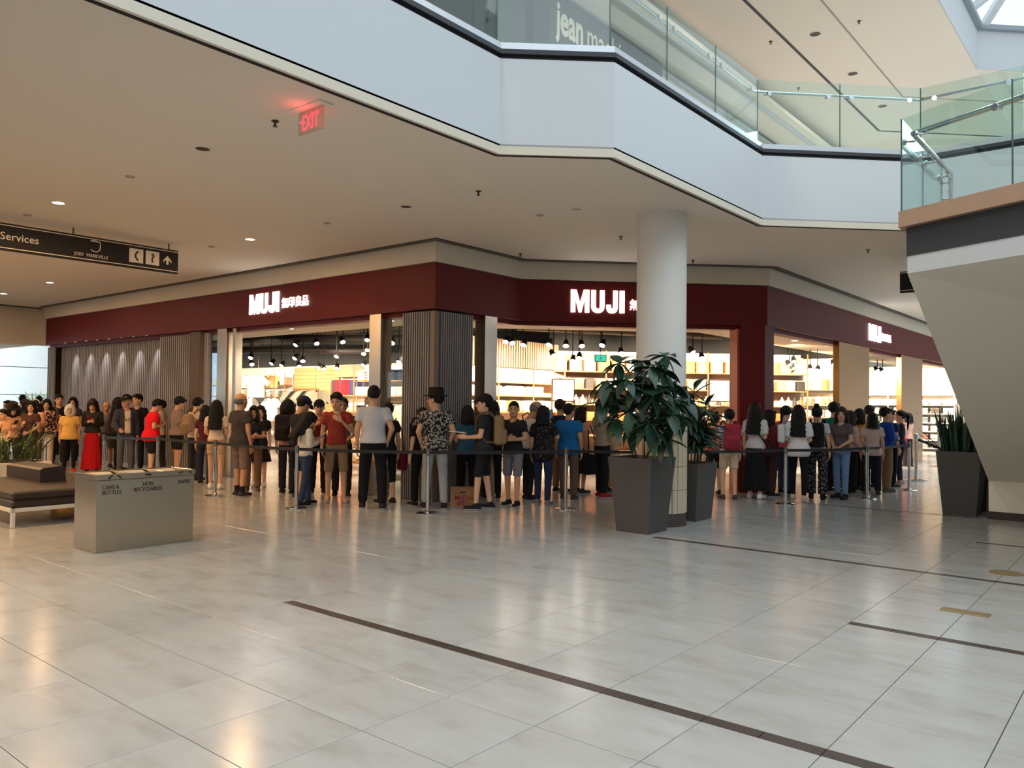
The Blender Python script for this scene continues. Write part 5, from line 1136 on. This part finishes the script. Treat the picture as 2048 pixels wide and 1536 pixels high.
PPL = [
    (None, 5.66, 17.51, 1.38, 222, ('short person in an orange top at the very edge behind the blade planter', (206, 150, 110), (30, 29, 31)), dict(hair='short', arms=('down', 'front'), fem=True)),
    ('hatw', 6.15, 18.49, 1.49, 272, ('woman in a tan top and dark brimmed hat by the blade planter', (200, 150, 112), (60, 54, 52)), dict(hair='bob', hat='hat', hatc=(38, 32, 32), arms=('phone', 'phone'), fem=True, hpit=-0.4)),
    (None, 7.75, 23.62, 1.53, 192, ('person in dark clothes in front of the pale spiky plant', (52, 50, 58), (30, 29, 31)), dict(arms=('down', 'down'))),
    (None, 8.76, 25.53, 1.69, 81, ('tall person in black seen from behind before the daylit wall', (34, 33, 36), (30, 29, 31)), dict(arms=('down', 'down'), hair='short')),
    (None, 7.58, 21.94, 1.56, 166, ('person in profile with a dark cap and dark top near the daylit wall', (58, 46, 52), (30, 29, 31)), dict(hat='cap', hatc=(62, 46, 54), hair='bob', arms=('down', 'phone'), fem=True)),
    (None, 6.75, 19.17, 1.54, 221, ('woman with long dark hair in a brown top beside the tan top woman', (84, 58, 54), (56, 52, 54)), dict(hair='long', arms=('phone', 'front'), fem=True, hyaw=0.3)),
    (None, 9.66, 26.81, 1.67, 70, ('distant dark-haired person in black against the daylit wall', (36, 35, 38), (30, 29, 31)), dict(arms=('down', 'down'))),
    (None, 7.13, 19.97, 1.56, 230, ('woman with a white hairband and peach long-sleeved top', (226, 168, 132), (96, 80, 74)), dict(hair='long', band=(236, 230, 222), arms=('front', 'phone'), sleeve=2, fem=True)),
    ('floral', 7.55, 20.49, 1.58, 245, ('woman in a dark floral blouse and white trousers with two bags', (60, 48, 48), (228, 208, 190)), dict(hair='wavy', arms=('front', 'down'), sleeve=2, hem=0.84, fem=True, loose=0.02, bottom='pants', tmat=pattern_mat('floral_autumn', (44, 36, 38), ((150, 104, 88), (206, 168, 150)), 22, .52), shoes=(200, 190, 180))),
    (None, 8.04, 21.07, 1.7, 254, ('young man in a plain black T-shirt and dark trousers facing the viewer', (30, 29, 32), (44, 42, 44)), dict(arms=('phone', 'down'), step=0.08, hyaw=0.1)),
    (None, 8.64, 21.76, 1.64, 238, ('dark-haired girl peeking out behind the white-haired woman', (66, 60, 62), (30, 29, 31)), dict(hair='long', fem=True, arms=('down', 'down'))),
    (None, 7.29, 18.5, 1.47, 246, ('white-haired elderly woman in a yellow polo and red shoes', (222, 176, 96), (24, 24, 27)), dict(hair='curly', hc='w', shoes=(196, 40, 44), arms=('down', 'down'), w=1.18, fem=True, loose=0.025, hem=0.86, skin=1, bottom='tight')),
    ('redskirt', 7.74, 18.43, 1.62, 237, ('woman with long wavy hair in a long red skirt looking down at a red phone', (50, 48, 47), (188, 28, 34)), dict(bottom='skirt', bhem=0.04, hair='wavy', hc='b', arms=('phone', 'phone'), sleeve=2, fem=True, hpit=-0.55, loose=0.01)),
    (None, 8.34, 19.13, 1.54, 251, ('balding older man in a grey shirt half hidden behind the denim jacket man', (112, 106, 112), (92, 88, 78)), dict(hair='fringe', hc='g', bottom='shorts', bhem=0.52, arms=('down', 'down'), skin=3, w=1.1)),
    (None, 8.2, 18.2, 1.64, 6, ('dark-haired woman behind the man with the black cap', (58, 50, 50), (30, 29, 31)), dict(hair='long', fem=True, arms=('down', 'down'))),
    ('denim', 7.82, 17.0, 1.69, 260, ('man in a black cap and denim jacket open over a white lettered T-shirt', (222, 208, 190), (84, 88, 96)), dict(layer=(58, 62, 74), hair='short', hc='g', hat='cap', hatc=(32, 30, 32), hyaw=-0.9, arms=('belt', 'down'), bottom='jeans', sleeve=0.5, skin=1)),
    (None, 8.51, 17.98, 1.72, 230, ('man in a black shirt standing behind the denim jacket man', (28, 27, 30), (30, 29, 31)), dict(hyaw=-0.6, arms=('down', 'down'))),
    ('redtee', 7.93, 16.13, 1.62, -11, ('woman in a bright red T-shirt bending over her phone', (232, 30, 42), (30, 28, 32)), dict(bottom='shorts', bhem=0.55, hair='short', arms=('phone', 'phone'), fem=True, w=1.2, hpit=-0.5, loose=0.03, hem=0.82, lean=0.08)),
    (None, 8.5, 16.89, 1.59, 123, ('person in a pale top beyond the red T-shirt woman', (208, 180, 152), (70, 64, 62)), dict(hair='short', arms=('phone', 'down'), fem=True)),
    ('taupe', 8.3, 15.78, 1.67, -8, ('short-haired woman in a taupe top and black shorts holding a phone out', (140, 118, 110), (28, 27, 30)), dict(bottom='shorts', bhem=0.62, hair='short', arms=('read', 'phone'), fem=True, w=1.16, hpit=-0.35, loose=0.02, sleeve=0.8, skin=1)),
    ('creamtee', 8.2, 14.85, 1.65, 21, ('man in a cream T-shirt carrying a backpack next to the taupe top woman', (222, 204, 180), (42, 42, 48)), dict(hair='short', arms=('down', 'phone'), hpit=-0.3)),
    (None, 8.02, 14.17, 1.5, 40, ('dark-haired person in a maroon top behind the beige shorts girl', (84, 34, 42), (40, 44, 58)), dict(hair='bob', fem=True, arms=('down', 'down'), bottom='jeans')),
    (None, 7.72, 13.27, 1.6, 45, ('girl with long black hair, cream cropped top and beige shorts seen from behind', (220, 200, 176), (196, 160, 130)), dict(bottom='shorts', bhem=0.7, hair='wavy', arms=('front', 'front'), fem=True, hem=0.98, shoes=(226, 212, 196), sleeve=0.6, step=0.06)),
    (None, 7.4, 11.96, 1.73, 8, ('balding man in a charcoal T-shirt and taupe cargo shorts', (66, 60, 58), (128, 106, 96)), dict(bottom='shorts', bhem=0.48, hair='fringe', hc='g', arms=('down', 'front'), w=1.12, sock=(34, 32, 34), shoes=(60, 58, 58), skin=1, loose=0.02, hem=0.88)),
    (None, 7.96, 12.46, 1.51, 235, ('smiling woman in glasses and a navy polo with folded arms', (34, 36, 46), (120, 92, 74)), dict(hair='bob', arms=('cross', 'cross'), fem=True, glasses=True, bottom='pants', shoes=(90, 80, 72), skin=1)),
    (None, 8.51, 13.1, 1.51, 232, ('woman in black with long hair behind the one with folded arms', (26, 25, 28), (26, 25, 28)), dict(hair='long', fem=True, bottom='skirt', bhem=0.55, arms=('down', 'down'), shoes=(206, 196, 186))),
    ('curly', 8.16, 11.72, 1.62, 35, ('dark curly-haired person with a black backpack beside the navy cap man', (190, 140, 110), (44, 42, 46)), dict(hair='curly', arms=('down', 'down'), sleeve=0.4)),
    (None, 7.88, 10.99, 1.69, -1, ('man in a navy cap and dark T-shirt with black shorts looking down', (40, 38, 46), (28, 27, 30)), dict(bottom='shorts', bhem=0.5, hat='cap', hatc=(40, 44, 84), arms=('phone', 'phone'), hpit=-0.5, w=1.1, loose=0.015, shoes=(46, 42, 46), skin=1)),
    ('sweater', 7.45, 10.24, 1.45, -11, ('girl with long black hair in a white sweater and blue jeans', (224, 216, 198), (52, 66, 92)), dict(bottom='jeans', hair='long', arms=('phone', 'phone'), sleeve=2, fem=True, hpit=-0.55, shoes=(32, 30, 34), step=0.13, w=0.92)),
    (None, 8.59, 11.43, 1.62, 238, ('person in a dark cap and dark red top behind the red polo man', (110, 42, 44), (30, 29, 31)), dict(hat='cap', hatc=(30, 29, 32), arms=('chest', 'down'))),
    (None, 8.05, 10.25, 1.75, 235, ('man in a brick red polo and khaki shorts with a hand on his chest', (156, 62, 52), (156, 128, 100)), dict(bottom='shorts', bhem=0.5, arms=('down', 'chest'), hyaw=-0.35, hpit=-0.2, shoes=(196, 160, 128), spread=0.14)),
    (None, 8.6, 10.8, 1.67, 233, ('man in glasses and a grey shirt behind the brick red polo man', (124, 112, 102), (52, 48, 50)), dict(glasses=True, arms=('front', 'front'))),
    (None, 7.91, 9.2, 1.85, 46, ('tall man in a light grey T-shirt and black trousers seen from behind', (190, 190, 196), (24, 24, 27)), dict(hair='crew', arms=('pocket', 'down'), w=1.12, shoes=(40, 38, 38), spread=0.16, step=0.05, loose=0.01, bottom='pants', skin=1, hem=0.95, hyaw=-0.15)),
    ('hidden', 8.45, 9.5, 1.59, 68, ('person in black capri leggings hidden behind the tall grey T-shirt man', (40, 38, 40), (24, 24, 27)), dict(bottom='tight', bhem=0.38, fem=True, hair='short', arms=('down', 'down'))),
    (None, 8.56, 8.54, 1.79, 53, ('man in a black brimmed hat and black and white floral shirt seen from behind', (40, 40, 42), (150, 150, 150)), dict(hair='short', hat='hat', hatc=(34, 28, 28), arms=('pocket', 'pocket'), hyaw=0.9, glasses=True, w=1.1, bottom='jeans', shoes=(34, 34, 36), spread=0.15, hem=0.86, loose=0.03, tmat=pattern_mat('floral_mono', (32, 31, 33), ((188, 180, 172), (120, 112, 106)), 30, .53), skin=1)),
    ('allblack', 8.66, 8.94, 1.52, 76, ('person in all black with a small black pack left of the floral shirt man', (26, 25, 28), (24, 24, 27)), dict(hair='short', arms=('down', 'down'), fem=True, shoes=(36, 34, 36))),
    ('tealtee', 9.49, 8.74, 1.56, 53, ('woman with a black bob in a teal blue T-shirt and black trousers', (52, 92, 120), (24, 24, 27)), dict(hair='bob', fem=True, arms=('down', 'read'), w=1.1, loose=0.02, hem=0.88, shoes=(86, 76, 66))),
    ('olive', 9.03, 7.98, 1.73, 126, ('young man in a black cap and charcoal T-shirt with an olive backpack', (44, 43, 46), (30, 29, 32)), dict(bottom='shorts', bhem=0.52, hat='cap', hatc=(30, 29, 31), arms=('read', 'read'), shoes=(36, 36, 40), step=0.1, hem=0.86, loose=0.02)),
    (None, 10.14, 8.77, 1.65, 51, ('woman with long straight black hair behind the olive backpack', (44, 38, 38), (34, 33, 40)), dict(hair='long', fem=True, arms=('down', 'down'), bottom='jeans')),
    (None, 9.66, 7.92, 1.64, 194, ('man in a black V-neck T-shirt and grey shorts with folded arms facing the viewer', (38, 36, 38), (120, 116, 124)), dict(bottom='shorts', bhem=0.52, hair='crew', arms=('cross', 'cross'), shoes=(28, 27, 29), w=1.06, hem=0.88, hyaw=0.3, step=0.06, skin=1)),
    ('whitepolo', 10.44, 8.24, 1.64, -22, ('man in a tan cap and white polo bending to look down', (226, 212, 198), (40, 40, 44)), dict(hat='cap', hatc=(178, 156, 128), hair='short', hc='g', arms=('phone', 'down'), hpit=-0.55, lean=0.1, bottom='pants', skin=3)),
    ('caller', 10.09, 7.66, 1.57, 17, ('woman in a dark floral top and navy jeans talking on the phone', (30, 29, 32), (38, 50, 78)), dict(hair='bob', fem=True, arms=('call', 'down'), bottom='jeans', w=1.06, loose=0.03, hem=0.8, shoes=(120, 112, 112), sleeve=0.7, tmat=pattern_mat('dots_dark', (28, 27, 30), ((170, 164, 160), (30, 29, 32)), 24, .12, 'dots'))),
    (None, 11.73, 8.52, 1.69, 6, ('man with brown hair in a navy shirt beyond the woman on the phone', (40, 42, 60), (128, 98, 80)), dict(hair='short', hc='b', arms=('down', 'down'))),
    (None, 10.92, 7.75, 1.61, 20, ('person in a bright blue T-shirt and brown trousers seen from behind', (30, 104, 166), (104, 82, 72)), dict(hair='short', arms=('down', 'down'), w=1.16, loose=0.02, hem=0.84, shoes=(70, 62, 60), hyaw=-0.5, skin=1)),
    ('pinktop', 11.87, 8.16, 1.57, -10, ('woman in a pale pink top and dark skirt behind the bright blue T-shirt person', (206, 158, 142), (40, 38, 42)), dict(bottom='skirt', bhem=0.42, hair='bob', fem=True, arms=('down', 'down'), shoes=(60, 56, 56))),
    (None, 11.63, 7.55, 1.7, -17, ('man in a beige T-shirt and black trousers with red shoes beside the umbrella plant', (158, 138, 120), (24, 24, 27)), dict(hair='short', arms=('cross', 'cross'), shoes=(150, 36, 42), w=1.02, bottom='pants')),
    (None, 12.41, 7.85, 1.63, -8, ('person in sand-coloured clothes half hidden by the umbrella plant', (188, 160, 128), (196, 166, 130)), dict(hair='short', arms=('front', 'front'), fem=True)),
    (None, 13.41, 6.31, 1.46, 50, ('girl in a pink top and dark shorts behind the bushy plant', (196, 84, 96), (34, 32, 36)), dict(bottom='shorts', bhem=0.6, hair='bun', fem=True, arms=('down', 'down'), shoes=(34, 32, 34))),
    ('redpack', 12.81, 5.76, 1.55, 39, ('short-haired girl in a blue and white striped top with a red backpack', (120, 150, 190), (196, 176, 150)), dict(bottom='shorts', bhem=0.62, hair='short', fem=True, arms=('down', 'front'), shoes=(84, 60, 50), tmat=pattern_mat('stripe_blue', (96, 128, 170), ((224, 224, 224),), 6, .55, 'stripe'))),
    ('blackskirt', 13.42, 5.55, 1.67, 2, ('woman with long black hair in a white T-shirt and long black skirt', (206, 198, 196), (24, 24, 27)), dict(bottom='skirt', bhem=0.16, hair='wavy', fem=True, arms=('phone', 'down'), shoes=(232, 230, 228), loose=0.012, sleeve=0.8)),
    (None, 14.51, 5.43, 1.62, -4, ('woman with a ponytail in a coral pink top and blue jeans', (214, 92, 110), (60, 68, 92)), dict(bottom='jeans', hair='pony', fem=True, arms=('phone', 'phone'), hpit=-0.3, shoes=(38, 36, 40), w=1.02)),
    (None, 13.94, 5.49, 1.54, -29, ('person in a maroon cardigan between the black skirt and coral top women', (104, 40, 40), (70, 46, 48)), dict(hair='bob', fem=True, arms=('phone', 'down'), sleeve=2, loose=0.03, hem=0.8)),
    ('tote', 13.68, 4.89, 1.63, 15, ('woman in a loose white T-shirt with crossed legs and a white tote bag', (224, 220, 218), (24, 24, 27)), dict(bottom='tight', hair='wavy', fem=True, arms=('front', 'front'), shoes=(196, 176, 160), loose=0.03, hem=0.82, step=0.14, w=1.05, sleeve=0.8)),
    ('blackpack', 14.14, 4.73, 1.61, 13, ('woman with tied-up hair, a black backpack and black patterned trousers', (196, 198, 204), (40, 40, 42)), dict(hair='bun', fem=True, arms=('down', 'down'), bottom='wide', shoes=(34, 33, 36), bmat=pattern_mat('trouser_print', (30, 30, 33), ((150, 146, 142), (34, 33, 36)), 34, .58))),
    (None, 15.45, 4.85, 1.7, -13, ('dark-haired person in a green top beyond the black backpack woman', (30, 122, 108), (40, 40, 44)), dict(hair='short', arms=('down', 'down'))),
    (None, 14.53, 4.44, 1.61, 167, ('woman with very long brown hair in a grey top and light blue jeans', (98, 84, 86), (110, 138, 176)), dict(bottom='jeans', hair='long', hc='b', fem=True, arms=('front', 'front'), shoes=(32, 31, 34), step=0.06, w=0.96, hyaw=0.4)),
    (None, 15.07, 4.44, 1.54, -44, ('woman in glasses and a pale pink sweater with black trousers', (206, 168, 156), (24, 24, 27)), dict(bottom='wide', hair='bob', hc='b', fem=True, glasses=True, arms=('front', 'front'), sleeve=2, shoes=(120, 110, 104))),
    (None, 16.07, 4.56, 1.58, -24, ('person in a mustard yellow top behind the pale pink sweater woman', (206, 166, 84), (30, 29, 31)), dict(hair='bob', fem=True, arms=('front', 'down'), sleeve=2)),
    (None, 16.93, 4.62, 1.65, -15, ('dark-haired person in a cream top behind the blue jacket person', (222, 196, 182), (30, 29, 31)), dict(hair='short', arms=('down', 'down'))),
    (None, 15.47, 4.18, 1.51, 25, ('woman with black bobbed hair in a pinkish white top and navy trousers', (216, 186, 178), (36, 38, 54)), dict(hair='bob', fem=True, arms=('down', 'down'), hem=0.86, loose=0.02, shoes=(70, 60, 56))),
    ('bluejacket', 16.29, 4.15, 1.61, -56, ('person in a bright blue jacket and khaki trousers with folded arms', (24, 70, 164), (140, 112, 84)), dict(sleeve=2, arms=('cross', 'cross'), hair='short', bottom='wide', w=1.12, loose=0.02, shoes=(104, 92, 84))),
    (None, 17.28, 4.32, 1.58, -36, ('person in a navy patterned top beyond the blue jacket person', (44, 52, 84), (30, 29, 31)), dict(hair='short', arms=('down', 'down'))),
    (None, 18.1, 4.34, 1.55, 113, ('woman with a high ponytail in a navy jacket and dark trousers', (38, 44, 66), (34, 38, 56)), dict(hair='pony', fem=True, arms=('front', 'front'), sleeve=2, bottom='tight', shoes=(150, 140, 134))),
    ('redbag', 23.65, 5.47, 1.47, 73, ('short person in a pink top holding a red bag by the last posts', (222, 176, 164), (52, 40, 44)), dict(hair='bob', fem=True, arms=('down', 'down'))),
    (None, 26.22, 5.93, 1.53, 88, ('person in a black suit jacket and beige trousers beside the far steel column', (28, 27, 30), (206, 176, 150)), dict(hair='short', arms=('down', 'front'), sleeve=2, hem=0.82)),
]
PP = {}
for var, x, y, h, ang, args, kw in PPL:
    p = person(x, y, h, math.radians(ang), *args, **kw)
    if var: PP[var] = p
# ------------------------------------------------------------------ what they carry
backpack(PP['curly'], 'black backpack on the curly-haired person', (34, 30, 34), .95)
backpack(PP['olive'], 'olive tan backpack worn by the young man in the black cap', (140, 114, 82), 1.0)
backpack(PP['allblack'], 'small black backpack left of the floral shirt man', (30, 28, 31), .9, sc=.85)
backpack(PP['redpack'], 'red backpack on the girl in the striped top', (152, 46, 60), .88)
backpack(PP['blackpack'], 'black backpack on the woman with tied-up hair', (26, 25, 30), .92, sc=.95)
backpack(PP['creamtee'], 'tan strapped pack on the man in the cream T-shirt', (150, 122, 92), .95, sc=.8)
sling(PP['floral'], 'white handbag at the hip of the dark floral blouse woman', (222, 204, 186), 1, .84, (.22, .10, .22), fwd=.1)
sling(PP['floral'], 'tan brown bag on the other side of the dark floral blouse woman', (150, 112, 92), -1, .80, (.24, .09, .20))
sling(PP['tote'], 'white and grey tote bag with black straps on the white T-shirt woman', (206, 204, 204), -1, .98, (.40, .12, .32), k=.93)
sling(PP['blackskirt'], 'small black crossbody bag over the white T-shirt and long black skirt', (30, 29, 32), 1, .72, (.20, .08, .18), cross=True, k=.95)
sling(PP['sweater'], 'black handbag hanging beside the girl in the white sweater', (28, 27, 30), -1, .56, (.30, .10, .30), k=.85)
sling(PP['pinktop'], 'large black shopping bag hanging by the pale pink top woman', (34, 33, 37), 1, .36, (.40, .12, .36), k=.85, name='shopping_bag')
sling(PP['redbag'], 'red bag held by the short person in pink at the end of the line', (206, 40, 48), -1, .58, (.28, .10, .24), k=.85)
sling(PP['hidden'], 'dark red bag hanging beside the tall grey T-shirt man', (110, 30, 50), 1, .52, (.24, .12, .30), k=.9)
sling(PP['whitepolo'], 'dark waist bag on the man in the white polo', (36, 34, 38), 1, .86, (.24, .09, .16), cross=True)
phone(PP['hatw'], 'dark phone in the hands of the tan top woman by the blade planter', .88)
phone(PP['redskirt'], 'red phone held by the woman in the long red skirt', .93, col=cloth((170, 36, 40)))
phone(PP['redtee'], 'black phone held by the woman in the red T-shirt', .92)
phone(PP['taupe'], 'dark phone held out by the taupe top woman', .95, (.13, .42, 1.16))
phone(PP['sweater'], 'dark phone held by the girl in the white sweater', .86)
phone(PP['caller'], 'black phone at the ear of the dark floral top woman', .9, (.115, .06, 1.60), tilt=1.5)
phone(PP['blackskirt'], 'small phone in the hand of the long black skirt woman', .95, (.09, .32, 1.24))
phone(PP['olive'], 'thin white booklet held flat by the young man in the black cap', .98, (0, .40, 1.19), (.30, .24, .012), M_SIGNWHITE, 'booklet', .1)
dj = PP['denim']; kd = .95
for ch, px, pz in (('A', .045, 1.20), ('K', -.035, 1.21)):
    o = text('lettering', ch, .085, (px*kd, .142*kd, pz*kd), (-1, 0, 0), M_INK, None, .004, 'CENTER'); o.parent = dj
pb = thing('paper_bag', 'brown paper takeaway bag with red print on the floor right of the floral shirt man', 'bag', (9.16, 8.52, 0), -.82)
w, d, h = .19, .10, .29
MB().add([(-w, -d, 0), (w, -d, 0), (w, d, 0), (-w, d, 0), (-w, -d, h), (w, -d, h), (w, d, h), (-w, d, h), (-w+.006, -d+.006, h), (w-.006, -d+.006, h), (w-.006, d-.006, h), (-w+.006, d-.006, h), (-w+.006, -d+.006, .03), (w-.006, -d+.006, .03), (w-.006, d-.006, .03), (-w+.006, d-.006, .03)],
   [(3, 2, 1, 0)] + [(i+4*k, (i+1) % 4+4*k, (i+1) % 4+4*k+4, i+4*k+4) for k in range(3) for i in range(4)] + [(12, 13, 14, 15)]).build('bag_body', mat('kraft_paper', srgb(166, 118, 84), .85, bump=.1, scale=12), pb, world=False)
MB().bbox((0, -d-.002, .215), (.09, .004, .022), .0015).build('handle_slot', mat('slot_brown', srgb(84, 40, 30), .8), pb, world=False)
def bagtext(s, size, x, z):
    o = text('lettering', s, size, (x, -d-.001, z), (1, 0, 0), mat('red_print', srgb(150, 40, 44), .7), None, .002, 'CENTER', offset=.002); o.parent = pb
bagtext('McDon', .10, .02, .10); bagtext('ald’s', .10, .0, .025)
